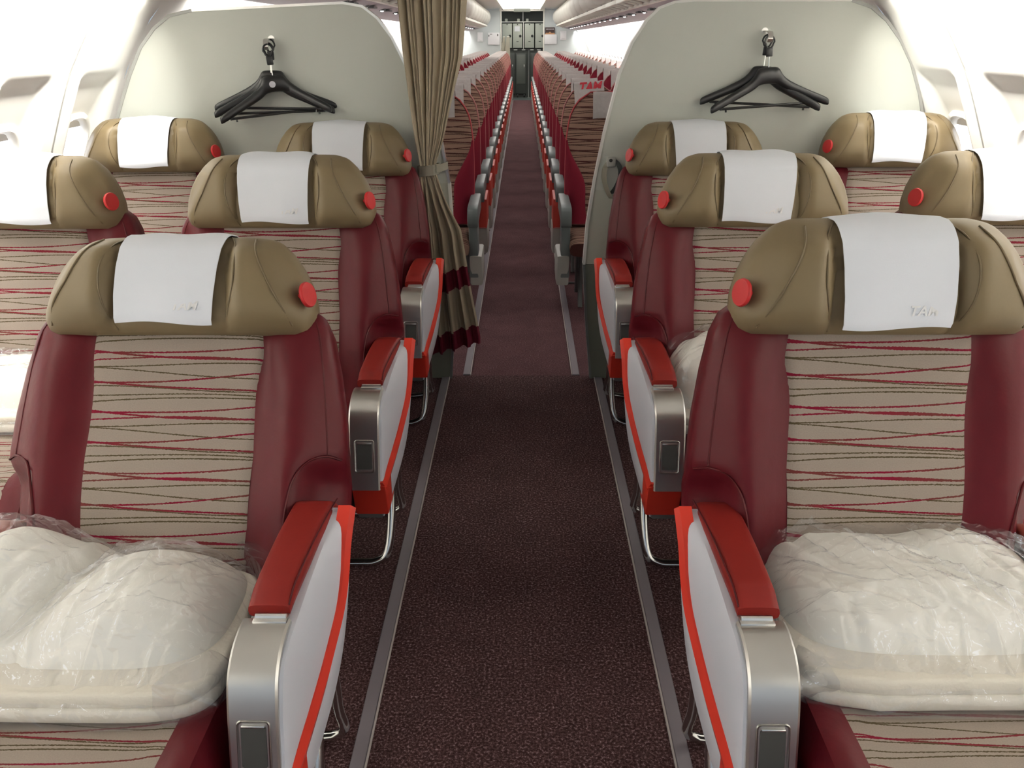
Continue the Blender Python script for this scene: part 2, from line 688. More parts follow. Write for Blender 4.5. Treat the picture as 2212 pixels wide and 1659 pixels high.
for s, nm in ((-1, 'left'), (1, 'right')):
    bm = bmnew()
    y0, y1 = -2.0, DIV_Y + 0.03
    nz = 86
    add_sheet(bm, lambda u, v: (WX0 + s * (wallx(1.72 * v) + recess(y0 + (y1 - y0) * u, 1.72 * v)), y0 + (y1 - y0) * u, 1.72 * v), 340, nz)
    w = struct('wall_' + nm, bm, 'wall_panel', smooth=60, flip=(s > 0), recalc=False)
    bm = bmnew()
    add_sheet(bm, lambda u, v: (WX0 + s * wallx(1.72 * v), DIV_Y + 0.03 + (REAR_Y + 1.7 - DIV_Y) * u, 1.72 * v), 40, 24)
    obj('aft_panel', bm, 'wall_panel', w, smooth=60, flip=(s > 0), recalc=False)
    # panel joints running up the wall between the windows
    for k, wy in enumerate(WIN_YS[:6]):
        if k % 2:
            continue
        yj = wy - 0.2665
        bm = bmnew()
        add_sheet(bm, lambda u, v: (WX0 + s * (wallx(1.7 * v) - 0.002), yj - 0.004 + 0.008 * u, 1.7 * v), 1, 24)
        obj('panel_joint', bm, 'wall_trim', w, smooth=60)

# floor, forward and aft carpets
bm = bmnew()
add_box(bm, -1.75, 1.72, -2.0, DIV_Y + 0.02, -0.06, 0.0)
fl = struct('floor', bm, 'carpet', smooth=0)
bm = bmnew()
add_box(bm, -1.75, 1.72, DIV_Y + 0.02, REAR_Y + 0.1, -0.06, 0.0)
obj('aft_carpet', bm, 'carpet_aft', fl, smooth=0)
bm = bmnew()
add_box(bm, -1.75, 1.72, REAR_Y + 0.1, REAR_Y + 1.7, -0.06, 0.0)
obj('galley_flooring', bm, 'galley_floor', fl, smooth=0)

# floor path strips: grey band with a thin pale line on its aisle side
tn = 1
for (xs, ya, yb, pale) in ((-0.372, -0.6, DIV_Y, 0.3), (0.368, -0.6, DIV_Y, 0.3), (-0.272, DIV_Y + 0.02, REAR_Y, 1), (0.262, DIV_Y + 0.02, REAR_Y, 1)):
    s = 1 if xs > 0 else -1
    bm = bmnew()
    add_box(bm, xs - 0.017, xs + 0.017, ya, yb, 0.0, 0.006, 0.002, 1)
    t = struct('trim_%d' % tn, bm, 'strip_grey', smooth=30)
    tn += 1
    bm = bmnew()
    xe = xs - s * 0.020
    add_box(bm, xe - 0.002, xe + 0.002, ya, yb, 0.0, 0.008, 0.001, 1)
    obj('glow_line', bm, 'strip_white', t, smooth=30)

# ceiling and the undersides of the bins
bm = bmnew()
prof = [(-1.46, 1.70), (-1.25, 1.745), (-0.92, 1.86)]
prof_b = [(-0.92, 1.86), (-0.84, 1.93), (-0.80, 2.04), (-0.84, 2.14), (-0.70, 2.20), (0.70, 2.20), (0.84, 2.14), (0.80, 2.04), (0.84, 1.93), (0.92, 1.86)]
add_sheet(bm, lambda u, v: (WX0 + prof_b[round(u * 9)][0], -2.0 + (DIV_Y + 2.0) * v, prof_b[round(u * 9)][1]), 9, 2)
ce = struct('ceiling', bm, 'ceiling_white', smooth=50, recalc=False, flip=True)
bm = bmnew()
pe = [(-0.98, 2.21), (-0.60, 2.24), (0.60, 2.24), (0.98, 2.21)]
add_sheet(bm, lambda u, v: (WX0 + pe[round(u * 3)][0], DIV_Y + (REAR_Y + 1.7 - DIV_Y) * v, pe[round(u * 3)][1]), 3, 4)
obj('aft_ceiling', bm, 'ceiling_white', ce, smooth=50, recalc=False, flip=True)
for s in (-1, 1):
    bm = bmnew()
    pu = [(1.40, 1.705), (1.30, 1.72), (1.10, 1.775), (0.92, 1.86)]
    add_sheet(bm, lambda u, v: (WX0 + s * pu[round(u * 3)][0], -2.0 + (DIV_Y + 2.0) * v, pu[round(u * 3)][1]), 3, 2)
    obj('service_channel', bm, 'ceiling_white', ce, smooth=50, recalc=False)
    bm = bmnew()
    pu2 = [(1.40, 1.705), (1.30, 1.72), (1.10, 1.770), (1.04, 1.79)]
    add_sheet(bm, lambda u, v: (WX0 + s * pu2[round(u * 3)][0], DIV_Y + (REAR_Y - DIV_Y) * v, pu2[round(u * 3)][1]), 3, 2)
    obj('service_channel', bm, 'psu_panel', ce, smooth=50, recalc=False)
    bm = bmnew()
    add_sheet(bm, lambda u, v: (WX0 + s * (1.40 + 0.06 * u), -2.0 + (REAR_Y + 2.0) * v, 1.705 + 0.012 * u), 1, 2)
    obj('cove_lip', bm, 'cove_white', ce, smooth=50)

# windows (rim and pane) inside the recesses
wn = 1


def rrect(a, b, r, n=6):
    out = []
    for cx, cy, a0 in ((a - r, b - r, 0), (-(a - r), b - r, 90), (-(a - r), -(b - r), 180), (a - r, -(b - r), 270)):
        for k in range(n + 1):
            t = R(a0 + 90 * k / n)
            out.append((cx + r * math.cos(t), cy + r * math.sin(t)))
    return out


win_proto = {}
for s in (-1, 1):
    ys = WIN_YS[:9] + [DIV_Y + 0.45 + 0.533 * k for k in range(36)]
    for k, wy in enumerate(ys):
        fore = k < 9
        key = (s, fore)
        if key not in win_proto:
            tl = math.atan2(0.066, 0.15)
            Mx = Matrix.Rotation(-s * tl, 4, 'Y')
            bm = bmnew()
            lps = []
            for (a, b, d) in ((0.142, 0.205, 0.004), (0.138, 0.200, 0.016), (0.124, 0.186, 0.020), (0.112, 0.172, 0.006), (0.108, 0.168, -0.02)):
                lps.append([Mx @ Vector((-s * d, p, q)) for p, q in rrect(a, b, 0.105)])
            add_loft(bm, lps, cap=False)
            o = obj('window_rim_src', bm, 'wall_panel', None, smooth=50)
            bm = bmnew()
            bm.faces.new([bm.verts.new(Mx @ Vector((s * 0.006, p, q))) for p, q in rrect(0.115, 0.175, 0.1)])
            p = obj('pane', bm, 'window_light', o, smooth=0)
            win_proto[key] = (o, p)
            src = True
        o, p = win_proto[key]
        if not src:
            o2 = o.copy()
            COL.objects.link(o2)
            p2 = p.copy()
            COL.objects.link(p2)
            p2.parent = o2
            o = o2
        src = False
        o.name = 'window_%d' % wn
        wn += 1
        o['kind'] = 'structure'
        dz = WIN_Z
        o.location = (WX0 + s * (wallx(dz) + (0.078 if fore else -0.004)), wy, dz)

# ================================================================== CABIN DIVIDERS
DIV_R = [(0.330, 0.0), (0.300, 0.30), (0.282, 0.563), (0.292, 0.75), (0.317, 0.94), (0.352, 1.14), (0.407, 1.382), (0.455, 1.505), (0.511, 1.590), (0.56, 1.635), (0.62, 1.656),
         (0.70, 1.662), (1.337, 1.660), (1.42, 1.635), (1.49, 1.585), (1.56, 1.51), (1.62, 1.42), (1.675, 1.30), (1.715, 1.18), (1.745, 1.05), (1.765, 0.9), (1.765, 0.6), (1.70, 0.3), (1.62, 0.0)]
DIV_L = [(-0.345, 0.0), (-0.322, 0.30), (-0.316, 0.563), (-0.318, 0.75), (-0.325, 0.94), (-0.352, 1.10), (-0.400, 1.22), (-0.492, 1.418), (-0.544, 1.526), (-0.60, 1.60), (-0.66, 1.645),
         (-0.74, 1.658), (-1.363, 1.632), (-1.46, 1.612), (-1.53, 1.565), (-1.60, 1.49), (-1.665, 1.38), (-1.72, 1.27), (-1.77, 1.165), (-1.815, 1.05), (-1.84, 0.9), (-1.84, 0.6), (-1.79, 0.3), (-1.71, 0.0)]


def edge_strip(name, path, mat, parent, w=0.008, d=0.042):
    bm = bmnew()
    loops = []
    m = len(path)
    for i in range(m):
        p = Vector((path[i][0], 0, path[i][1]))
        a = Vector((path[max(i - 1, 0)][0], 0, path[max(i - 1, 0)][1]))
        b = Vector((path[min(i + 1, m - 1)][0], 0, path[min(i + 1, m - 1)][1]))
        t = (b - a).normalized()
        nrm = Vector((t.z, 0, -t.x))
        loops.append([p + nrm * w + Vector((0, -d / 2, 0)), p + nrm * w + Vector((0, d / 2, 0)), p - nrm * w + Vector((0, d / 2, 0)), p - nrm * w + Vector((0, -d / 2, 0))])
    add_loft(bm, loops, True)
    return obj(name, bm, mat, parent, smooth=35)


def make_divider(name, pts, label, s):
    root = thing(name, label, 'partition', (0, DIV_Y, 0))
    low = [p for p in pts if p[1] <= 0.5631]
    bm = bmnew()
    inner_low = [p for p in pts[:4] if p[1] <= 0.57]
    outer_low = [p for p in pts[-4:] if p[1] < 0.5]
    poly = inner_low + [(pts[-3][0], 0.563)] + outer_low
    add_prism(bm, poly, -0.014, 0.014, 'y')
    obj('kick_panel', bm, 'kick_panel', root, smooth=0)
    zs = 0.90 if s > 0 else 0.93
    xi = interp([(p[1], p[0]) for p in pts[:10]], zs)
    mid = [(pts[2][0], 0.565), pts[3], (xi, zs), (pts[-4][0], zs), (pts[-3][0], 0.565)]
    bm = bmnew()
    add_prism(bm, mid, -0.0148, 0.0148, 'y')
    obj('lower_panel', bm, 'divider_low', root, smooth=0)
    up = [(xi, zs)] + pts[4 if s > 0 else 5:-4] + [(pts[-4][0], zs)]
    bm = bmnew()
    add_prism(bm, up, -0.015, 0.015, 'y')
    obj('upper_panel', bm, 'divider_panel', root, smooth=0)
    edge_strip('edge_trim', pts[2:4] + [(xi, zs)], 'edge_light', root, 0.006, 0.040)
    edge_strip('edge_trim', [(xi, zs)] + pts[4 if s > 0 else 5:13], 'bright_metal' if s < 0 else 'edge_light', root, 0.005, 0.040)
    edge_strip('wall_seal', pts[12:-2], 'wall_trim', root, 0.006, 0.040)
    edge_strip('edge_trim', pts[:3], 'edge_dark', root, 0.005, 0.040)
    return root


make_divider('cabin_divider', DIV_R, 'grey cabin divider panel with tie strap, right of the aisle', 1)
make_divider('cabin_divider', DIV_L, 'grey cabin divider panel half covered by the tan curtain', -1)


# coat hooks and hangers
def make_hook(x, z, label, side):
    root = thing('coat_hook', label, 'hook', (x, DIV_Y - 0.0155, z))
    bm = bmnew()
    add_lathe(bm, [(0.014, 0.0), (0.014, -0.003), (0.011, -0.010), (0.007, -0.016)], 18, Matrix.Rotation(-PI / 2, 4, 'X') @ Matrix.Scale(-1, 4, (0, 0, 1)) @ Matrix.Identity(4))
    obj('mount', bm, 'bright_metal', root)
    bm = bmnew()
    P = smooth_path([(0, -0.010, 0.0), (side * 0.006, -0.030, 0.0), (side * 0.010, -0.050, -0.006), (side * 0.010, -0.062, -0.030), (side * 0.010, -0.052, -0.040)], 5)
    add_loft(bm, [[p + Vector((-0.010, 0, 0.002)), p + Vector((0.010, 0, 0.002)), p + Vector((0.010, 0.003, -0.002)), p + Vector((-0.010, 0.003, -0.002))] for p in P], True)
    obj('hook_tongue', bm, 'bright_metal', root)
    return root


make_hook(-1.047, 1.522, 'small metal coat hook on the curtained divider', -1)
make_hook(0.998, 1.545, 'small metal coat hook on the divider with the tie strap', 1)


def make_hanger(label, group, sticker=False):
    root = thing('coat_hanger', label, 'hanger', (0, 0, 0), 0, group)
    # origin at the top of the ring
    bm = bmnew()
    ring = [(0.020 * math.sin(2 * PI * k / 20) * (1.0 if math.cos(2 * PI * k / 20) > -0.3 else 0.8), 0, -0.022 + 0.024 * math.cos(2 * PI * k / 20)) for k in range(20)]
    add_tube(bm, ring, 0.0036, 8, True)
    obj('ring', bm, 'hanger_black', root)
    bm = bmnew()
    add_box(bm, -0.013, 0.013, -0.006, 0.006, -0.078, -0.044, 0.003)
    obj('clip', bm, 'hanger_black', root)
    bm = bmnew()
    add_tube(bm, [(0, 0, -0.07), (0, 0, -0.125)], 0.0026, 8)
    obj('stem', bm, 'chrome', root)
    bm = bmnew()
    spine = [(-0.247, -0.258, 0.010, 0.012), (-0.238, -0.248, 0.014, 0.018), (-0.18, -0.222, 0.017, 0.0185), (-0.11, -0.188, 0.018, 0.020), (-0.068, -0.162, 0.019, 0.024), (-0.052, -0.138, 0.020, 0.031), (-0.044, -0.122, 0.021, 0.036), (-0.034, -0.117, 0.022, 0.035), (0.0, -0.116, 0.022, 0.034)]
    spine = spine + [(-a, b, c, d) for a, b, c, d in spine[-2::-1]]
    loops = []
    for (x, z, dp, ht) in spine:
        lp = []
        for k in range(10):
            t = 2 * PI * k / 10
            lp.append((x, dp * math.copysign(abs(math.cos(t)) ** 0.7, math.cos(t)) - 0.60 * x * x, z - ht + ht * math.copysign(abs(math.sin(t)) ** 0.7, math.sin(t)) + 0.0))
        loops.append(lp)
    add_loft(bm, loops, True)
    b = obj('shoulder', bm, 'hanger_black', root, sub=1)
    bm = bmnew()
    add_tube(bm, [(-0.205, -0.025, -0.268), (0.205, -0.025, -0.268)], 0.0055, 8)
    for x in (-0.2, 0.2):
        add_tube(bm, [(x, -0.025, -0.25), (x, -0.025, -0.271)], 0.006, 8)
        add_tube(bm, [(x * 0.9, -0.025, -0.268), (x * 0.9, -0.028, -0.282)], 0.004, 6)
    obj('trouser_bar', bm, 'hanger_black', root)
    if sticker:
        bm = bmnew()
        add_lathe(bm, [(0.013, 0), (0.013, 0.001)], 20, Matrix.Translation((-0.010, -0.0235, -0.152)) @ Matrix.Rotation(PI / 2, 4, 'X'))
        obj('round_sticker', bm, 'sticker', root)
    return root


for (x, y, z, rz, ry, lab, st) in (
        (-1.052, -0.038, 1.500, 0.40, -0.085, 'foremost of the three black coat hangers, with a round white sticker', True),
        (-1.052, -0.023, 1.504, 0.22, -0.015, 'middle of the three black coat hangers on the curtained divider', False),
        (-1.048, -0.008, 1.519, 0.0, 0.012, 'rearmost of the three black coat hangers, nearest the curtained divider', False)):
    h = make_hanger(lab, 'coat hangers on the curtained divider', st)
    h.location = (x, DIV_Y - 0.036 + y, z)
    h.rotation_euler = (0, ry, rz)
for (x, y, z, rz, ry, lab) in (
        (1.006, -0.034, 1.526, 0.05, -0.065, 'front one of the two black coat hangers beside the tie-strap divider'),
        (1.006, -0.010, 1.530, -0.12, 0.045, 'rear one of the two black coat hangers, behind the other hanger')):
    h = make_hanger(lab, 'coat hangers on the divider with the tie strap')
    h.location = (x, DIV_Y - 0.036 + y, z)
    h.rotation_euler = (0, ry, rz)

# tie strap with press stud on the right divider
root = thing('curtain_tie_strap', 'hanging curtain tie strap with press stud on the divider, right of the aisle', 'strap', (0.383, DIV_Y - 0.018, 1.03))
bm = bmnew()


def ribbon(bm, P, wv, th=0.0015):
    loops = []
    for p in P:
        p = Vector(p)
        loops.append([p - Vector(wv), p + Vector(wv), p + Vector(wv) + Vector((0, 0, -th)), p - Vector(wv) + Vector((0, 0, -th))])
    add_loft(bm, loops, True)


P = smooth_path([(0.0, -0.008, 0.0), (-0.022, -0.014, -0.03), (-0.026, -0.018, -0.08), (-0.008, -0.016, -0.135), (0.010, -0.010, -0.165)], 6)
loops = [[p + Vector((-0.011, 0, 0)), p + Vector((0.011, -0.003, 0)), p + Vector((0.011, 0.001, 0)), p + Vector((-0.011, 0.003, 0))] for p in P]
add_loft(bm, loops)
obj('strap_band', bm, 'strap_tan', root, smooth=60)
bm = bmnew()
P = smooth_path([(0.008, -0.006, 0.008), (0.035, -0.013, -0.02), (0.045, -0.014, -0.06), (0.030, -0.012, -0.11), (0.006, -0.008, -0.145)], 6)
loops = [[p + Vector((-0.010, -0.003, 0)), p + Vector((0.012, 0, 0)), p + Vector((0.012, 0.003, 0)), p + Vector((-0.010, 0.001, 0))] for p in P]
add_loft(bm, loops)
obj('strap_back', bm, 'strap_dark', root, smooth=60)
bm = bmnew()
add_box(bm, -0.018, 0.024, -0.020, 0.0, -0.030, 0.014, 0.008)
obj('strap_end', bm, 'eco_lightgrey', root)
bm = bmnew()
add_lathe(bm, [(0.0075, 0), (0.0075, 0.003), (0.004, 0.005)], 14, Matrix.Translation((0.0, -0.020, 0.0)) @ Matrix.Rotation(PI / 2, 4, 'X'))
obj('press_stud', bm, 'under_dark', root)

# ================================================================== CURTAIN
root = thing('class_curtain', 'tan pleated curtain with maroon bands, tied back at the aisle', 'curtain', (-0.35, DIV_Y - 0.07, 0.17))
CUR = [(2.10, -0.520, -0.215, 0.034), (1.66, -0.500, -0.233, 0.034), (1.455, -0.486, -0.250, 0.032), (1.12, -0.452, -0.337, 0.022), (1.02, -0.438, -0.376, 0.016), (0.98, -0.438, -0.376, 0.016),
       (0.86, -0.440, -0.335, 0.022), (0.72, -0.440, -0.275, 0.030), (0.50, -0.435, -0.250, 0.034), (0.21, -0.430, -0.203, 0.036)]


def cur_pt(sx, z):
    tb = sorted((a, (b, c, d)) for a, b, c, d in CUR)
    for (a, va), (b, vb) in zip(tb, tb[1:]):
        if z <= b or b == tb[-1][0]:
            f = max(0, min(1, (z - a) / (b - a)))
            l, r_, am = [va[i] + (vb[i] - va[i]) * f for i in range(3)]
            break
    low = 1 - sm(z, 0.80, 0.98)
    wrp = noise.noise((sx * 3.5, z * 0.35, 1.0)) * 1.5 + noise.noise((sx * 9.0, z * 0.25, 6.0)) * 0.6
    ph = 2 * PI * (10.5 * sx + wrp)
    ph2 = 2 * PI * (3.6 * sx + 0.5 * wrp)
    w = 0.5 + 0.5 * noise.noise((sx * 6, z * 0.5, 3.0))
    up = math.sin(ph) * (0.35 + 0.9 * w)
    dn = 0.9 * math.sin(ph2) + 0.25 * math.sin(ph)
    y = am * (up * (1 - low) + dn * low)
    x = l + (r_ - l) * sx + 0.22 * am * (math.sin(2 * ph + 1) * (1 - low) + math.sin(ph2 * 2) * low)
    return x, y


SL = 0.07
for (a, b, nv, nm, mt) in ((0.545, 2.06, 60, 'upper_cloth', 'curtain_cloth'), (0.455, 0.545, 6, 'maroon_band', 'curtain_band'), (0.262, 0.455, 10, 'lower_cloth', 'curtain_cloth'), (0.175, 0.262, 6, 'maroon_band', 'curtain_band')):
    bm = bmnew()

    def f(u, v):
        z = a + (b - a) * v
        k = 1 - sm(z, 0.55, 0.95)
        x, y = cur_pt(u, z)
        return (x + 0.35, y, z + SL * (u - 0.55) * k - 0.17)
    add_sheet(bm, f, 150, nv)
    obj(nm, bm, mt, root, smooth=80, solid=0.003)
root2 = thing('curtain_tieback', 'tan strap loop holding the curtain against the divider', 'strap', (-0.407, DIV_Y - 0.07, 1.0))
bm = bmnew()
lp = []
for zz in (-0.026, 0.018):
    lp.append([(0.048 * math.cos(2 * PI * k / 28), 0.034 * math.sin(2 * PI * k / 28), zz + 0.006 * math.cos(2 * PI * k / 28)) for k in range(28)])
add_loft(bm, lp, cap=False)
obj('strap_loop', bm, 'strap_tan', root2, solid=0.003, smooth=70)
bm = bmnew()
P = smooth_path([(0.035, -0.026, 0.004), (0.060, -0.010, 0.008), (0.080, 0.030, 0.012)], 5)
add_loft(bm, [[p + Vector((0, 0, -0.016)), p + Vector((0, 0, 0.016)), p + Vector((0.002, -0.003, 0.016)), p + Vector((0.002, -0.003, -0.016))] for p in P])
obj('strap_tail', bm, 'strap_tan', root2, smooth=60)

# ================================================================== BUSINESS SEATS
BW = [(-0.06, 0.315), (0.0, 0.335), (0.12, 0.358), (0.22, 0.360), (0.32, 0.352), (0.42, 0.336), (0.50, 0.318), (0.54, 0.298), (0.565, 0.26), (0.575, 0.22)]


def b_front(x, t):
    w = interp(BW, t)
    u = min(1.0, abs(x) / w)
    n = 0.055 * (1 - u ** 5) ** 0.2 if u < 1 else 0.0
    n += 0.034 * math.exp(-((abs(x) - 0.262) / 0.060) ** 2) * sm(0.60 - t, 0.0, 0.25) * (1 - u ** 10)
    n += 0.022 * math.exp(-((t - 0.14) / 0.14) ** 2) * (1 - u ** 4) * (1 if abs(x) < 0.30 else 0.9)
    n -= 0.012 * math.exp(-((abs(x) - 0.185) / 0.012) ** 2)
    # tuck low on the outer side of each bolster, where the cover pulls in
    n -= 0.050 * sm(abs(x), 0.265, 0.300) * (1 - sm(t, 0.17, 0.235)) * sm(t, -0.1, 0.10)
    e = sm(t, 0.50, 0.58)
    return n * (1 - 0.55 * e)


HW = [(0.0, 0.266), (0.012, 0.280), (0.040, 0.289), (0.08, 0.286), (0.12, 0.274), (0.155, 0.256), (0.185, 0.234), (0.205, 0.214), (0.215, 0.198), (0.222, 0.17)]
HT = 0.222


def h_front(x, t):
    w = interp(HW, t)
    u = min(1.0, abs(x) / w)
    fd = interp([(0, 0.070), (0.02, 0.092), (0.07, 0.100), (0.13, 0.098), (0.175, 0.088), (0.203, 0.066), (0.215, 0.045), (0.222, 0.02)], t)
    n = fd * (1 - u ** 3.2) ** 0.32 if u < 1 else 0.0
    xs = interp([(0.0, 0.258), (0.05, 0.236), (0.10, 0.208), (0.15, 0.184), (0.20, 0.166), (0.225, 0.155)], t)
    n = min(n, max(0.004 * (1 - u), 0.090 - 0.62 * max(0.0, abs(x) - xs))) if abs(x) > xs - 0.02 else n
    n += 0.030 * sm(abs(x), 0.10, 0.155) * (1 - sm(abs(x), xs - 0.004, max(xs + 0.06, w - 0.004))) * sm(t, -0.02, 0.05) * (1 - sm(t, 0.15, 0.22))
    n -= 0.012 * math.exp(-((abs(x) - 0.115) / 0.010) ** 2) * (1 - sm(t, 0.15, 0.24))
    return n


def closed_loop(ff, w, t, back, nf=40, nb=12, p=5.0):
    lp = []
    for i in range(nf + 1):
        a = PI * (1 - i / nf)
        c = math.cos(a)
        x = w * math.copysign(abs(c) ** 0.75, c)
        lp.append((x, -ff(x, t), t))
    for i in range(1, nb):
        a = PI * i / nb
        c, s_ = math.cos(a), math.sin(a)
        lp.append((w * math.copysign(abs(c) ** 0.4, c), back * abs(s_) ** 0.4, t))
    return lp


HEAD_T0 = 0.50


def console_poly(grow=0.0):
    # side profile, (y, z): y aft positive, hinge at y=0
    return [(0.335, 0.628), (0.20, 0.630), (0.0, 0.612), (-0.075, 0.598), (-0.100, 0.575), (-0.152, 0.385), (-0.118, 0.272), (0.035, 0.285), (0.150, 0.41), (0.262, 0.535), (0.335, 0.60)]


def stripe_path():
    # (y, z) centre line of the red ridge on the aisle side, top rear to bottom front
    return [(0.322, 0.640), (0.268, 0.575), (0.205, 0.505), (0.140, 0.445), (0.070, 0.405), (0.005, 0.375), (-0.045, 0.342), (-0.092, 0.322), (-0.128, 0.318)]


def make_business_seat(s, aisle, label, recline, raise_=0.0, logo=False):
    """s=+1: the aisle lies at local +x. Origin on the floor under the armrest hinge line, seat centre."""
    root = thing('business_seat', label, 'seat', (0, 0, 0), 0, 'business class seats')
    piv = (0, 0.33, 0.49)
    # ---- backrest
    bm = bmnew()
    loops = []
    for k in range(34):
        t = -0.06 + 0.635 * k / 33
        loops.append(closed_loop(b_front, interp(BW, t), t, 0.075))
    add_loft(bm, loops)
    br = obj('backrest', bm, 'maroon_leather', root, smooth=60)
    br.location = piv
    br.rotation_euler = (-recline, 0, 0)
    bm = bmnew()

    def pw(t):
        return 0.170 + 0.012 * sm(t, 0.0, 0.5)

    def pf(u, v):
        t = -0.02 + 0.555 * v
        x = (2 * u - 1) * pw(t)
        e = min(u, 1 - u) * 24
        return (x, -b_front(x * 0.985, t) - 0.004 * min(1, e) + 0.001, t)
    off = random.random() * 0.128
    add_sheet(bm, pf, 28, 40, lambda u, v: ((2 * u - 1) * 0.175 + 1.0 * 0, -0.02 + 0.555 * v + off))
    obj('backrest_panel', bm, 'fabric', br, smooth=70)
    for sx in (-1, 1):
        bm = bmnew()
        P = []
        for (x, t) in ((0.352, 0.225), (0.322, 0.232), (0.290, 0.218), (0.268, 0.180), (0.256, 0.120), (0.250, 0.05), (0.248, -0.03)):
            P.append((sx * x, -b_front(sx * x, t) - 0.0005, t))
        add_tube(bm, smooth_path(P, 5), 0.0028, 6)
        P = []
        for (x, t) in ((0.270, 0.55), (0.296, 0.50), (0.310, 0.42), (0.318, 0.34), (0.325, 0.26), (0.327, 0.235)):
            P.append((sx * x, -b_front(sx * x, t) + 0.0008, t))
        add_tube(bm, smooth_path(P, 5), 0.0022, 6)
        obj('seam', bm, 'maroon_seam', br, smooth=60)
    # ---- headrest
    bm = bmnew()
    loops = []
    for k in range(26):
        q = k / 25
        t = HT * (1 - (1 - q) ** 1.25)
        w = interp(HW, t)
        loops.append([(x, y - 0.018, z) for x, y, z in closed_loop(h_front, w, t, interp([(0, 0.03), (0.03, 0.05), (0.18, 0.05), (0.222, 0.02)], t), 72, 12)])
    add_loft(bm, loops)
    hd = obj('headrest', bm, 'tan_leather', root, smooth=60)
    up = HEAD_T0 + raise_
    hd.location = (0, piv[1] + up * math.sin(recline), piv[2] + up * math.cos(recline))
    hd.rotation_euler = (-recline, 0, 0)
    for sx in (-1, 1):
        bm = bmnew()
        P = []
        for (x, t) in ((0.105, 0.214), (0.128, 0.185), (0.138, 0.14), (0.138, 0.09), (0.128, 0.045), (0.115, 0.006)):
            P.append((sx * x, -h_front(sx * x, t) - 0.0185, t))
        add_tube(bm, smooth_path(P, 5), 0.0020, 6)
        ew = 1.0
        P = []
        for (x, t) in ((0.164, 0.205), (0.174, 0.178), (0.186, 0.147), (0.208, 0.10), (0.234, 0.053), (0.252, 0.014)):
            P.append((sx * x, -h_front(sx * x, t) - 0.0195, t))
        add_tube(bm, smooth_path(P, 10), 0.0021, 6)
        obj('seam', bm, 'tan_piping', hd, smooth=60)
    # adjusting button on the aisle-side wing
    bm = bmnew()
    nx = Vector((s * 0.93, -0.36, 0.10)).normalized()
    base = Vector((s * 0.262, -h_front(s * 0.262, 0.075) - 0.012, 0.078))
    Mx = Matrix.Translation(base) @ nx.to_track_quat('Z', 'Y').to_matrix().to_4x4()
    add_lathe(bm, [(0.006, -0.015), (0.006, 0.0135), (0.020, 0.0145), (0.0265, 0.018), (0.0275, 0.022), (0.0255, 0.026), (0.018, 0.0265), (0.004, 0.0255)], 26, Mx)
    obj('adjust_button', bm, 'button_red', hd, smooth=50)
    # cloth cover
    bm = bmnew()
    cw = 0.108
    sk = random.uniform(-0.012, 0.012)
    wob = random.random() * 10

    def cf(u, v):
        x0 = (2 * u - 1) * cw
        if v < 0.42:
            q = v / 0.42
            pr = [(0.058, 0.11), (0.058, 0.18), (0.050, 0.212), (0.028, 0.2275), (0.0, 0.2305), (-0.026, 0.2285)]
            f = q * 5
            i = min(4, int(f))
            y = pr[i][0] + (pr[i + 1][0] - pr[i][0]) * (f - i)
            z = pr[i][1] + (pr[i + 1][1] - pr[i][1]) * (f - i)
            edge = 0.006 * (2 * u - 1) ** 4
            return (x0 + sk * (z - 0.224), y - 0.018, z + 0.002 * math.sin(9 * u + wob) - edge)
        q = (v - 0.42) / 0.58
        t = 0.217 - q * 0.203
        n = max(h_front(x0 * 0.9, t), h_front(0, t)) + 0.008 + 0.004 * q + 0.0025 * math.sin(7 * u + 4 * q + wob) * q
        lim = -0.026 - 0.040 * sm(q, 0, 0.18)
        xx = x0 * (1 - 0.07 * q) + sk * q
        return (xx, min(lim, -n - 0.018), t + 0.004 * math.sin(5 * u + wob) * q)
    add_sheet(bm, cf, 22, 40)
    cv = obj('headrest_cover', bm, 'cloth_white', hd, smooth=70, solid=0.002, solid_off=1)
    if logo:
        t = text_mesh('TAM', 0.026, 0.25, 0.0006, 0.0004)
        bm = bmnew()
        v0 = Vector(cf(0.72, 0.93))
        merge(bm, t, Matrix.Translation((v0.x, v0.y - 0.004, 0.046)) @ Matrix.Rotation(PI / 2, 4, 'X'))
        obj('woven_logo', bm, 'cloth_emboss', cv, smooth=0)
    # ---- seat cushion
    bm = bmnew()

    def cz(x, y):
        fy = (y + 0.34) / 0.70
        ax = abs(x) / 0.268
        z = 0.462 + 0.018 * math.exp(-((abs(x) - 0.235) / 0.05) ** 2) - 0.012 * sm(y, -0.1, 0.3)
        z -= 0.075 * sm(-y, 0.24, 0.36) ** 1.5
        z -= 0.05 * max(0, (ax - 0.9) / 0.1) ** 2
        return z
    loops = []
    for k in range(25):
        y = -0.35 + 0.74 * k / 24
        lp = [(x, y, cz(x, y)) for x in [0.268 * (i / 14 - 1) for i in range(29)]]
        lp += [(0.268, y, 0.36), (-0.268, y, 0.36)]
        loops.append(lp)
    add_loft(bm, loops)
    cu = obj('seat_cushion', bm, 'maroon_leather', root, smooth=50)
    bm = bmnew()

    def cpw(y):
        return 0.196 - 0.012 * sm(y, 0.0, 0.35) + 0.004 * math.sin(9 * y)

    def cpf(u, v):
        y = -0.352 + 0.72 * v
        x = (2 * u - 1) * cpw(y)
        e = min(1, min(u, 1 - u) * 24)
        return (x, y, cz(x, y) + 0.004 * e)
    add_sheet(bm, cpf, 24, 30, lambda u, v: ((2 * u - 1) * 0.2, 0.72 * v + 0.05))
    obj('cushion_panel', bm, 'fabric', cu, smooth=70)
    # frame under the cushion
    bm = bmnew()
    add_box(bm, -0.262, 0.262, -0.28, 0.36, 0.27, 0.36, 0.01)
    obj('seat_pan', bm, 'under_dark', root)
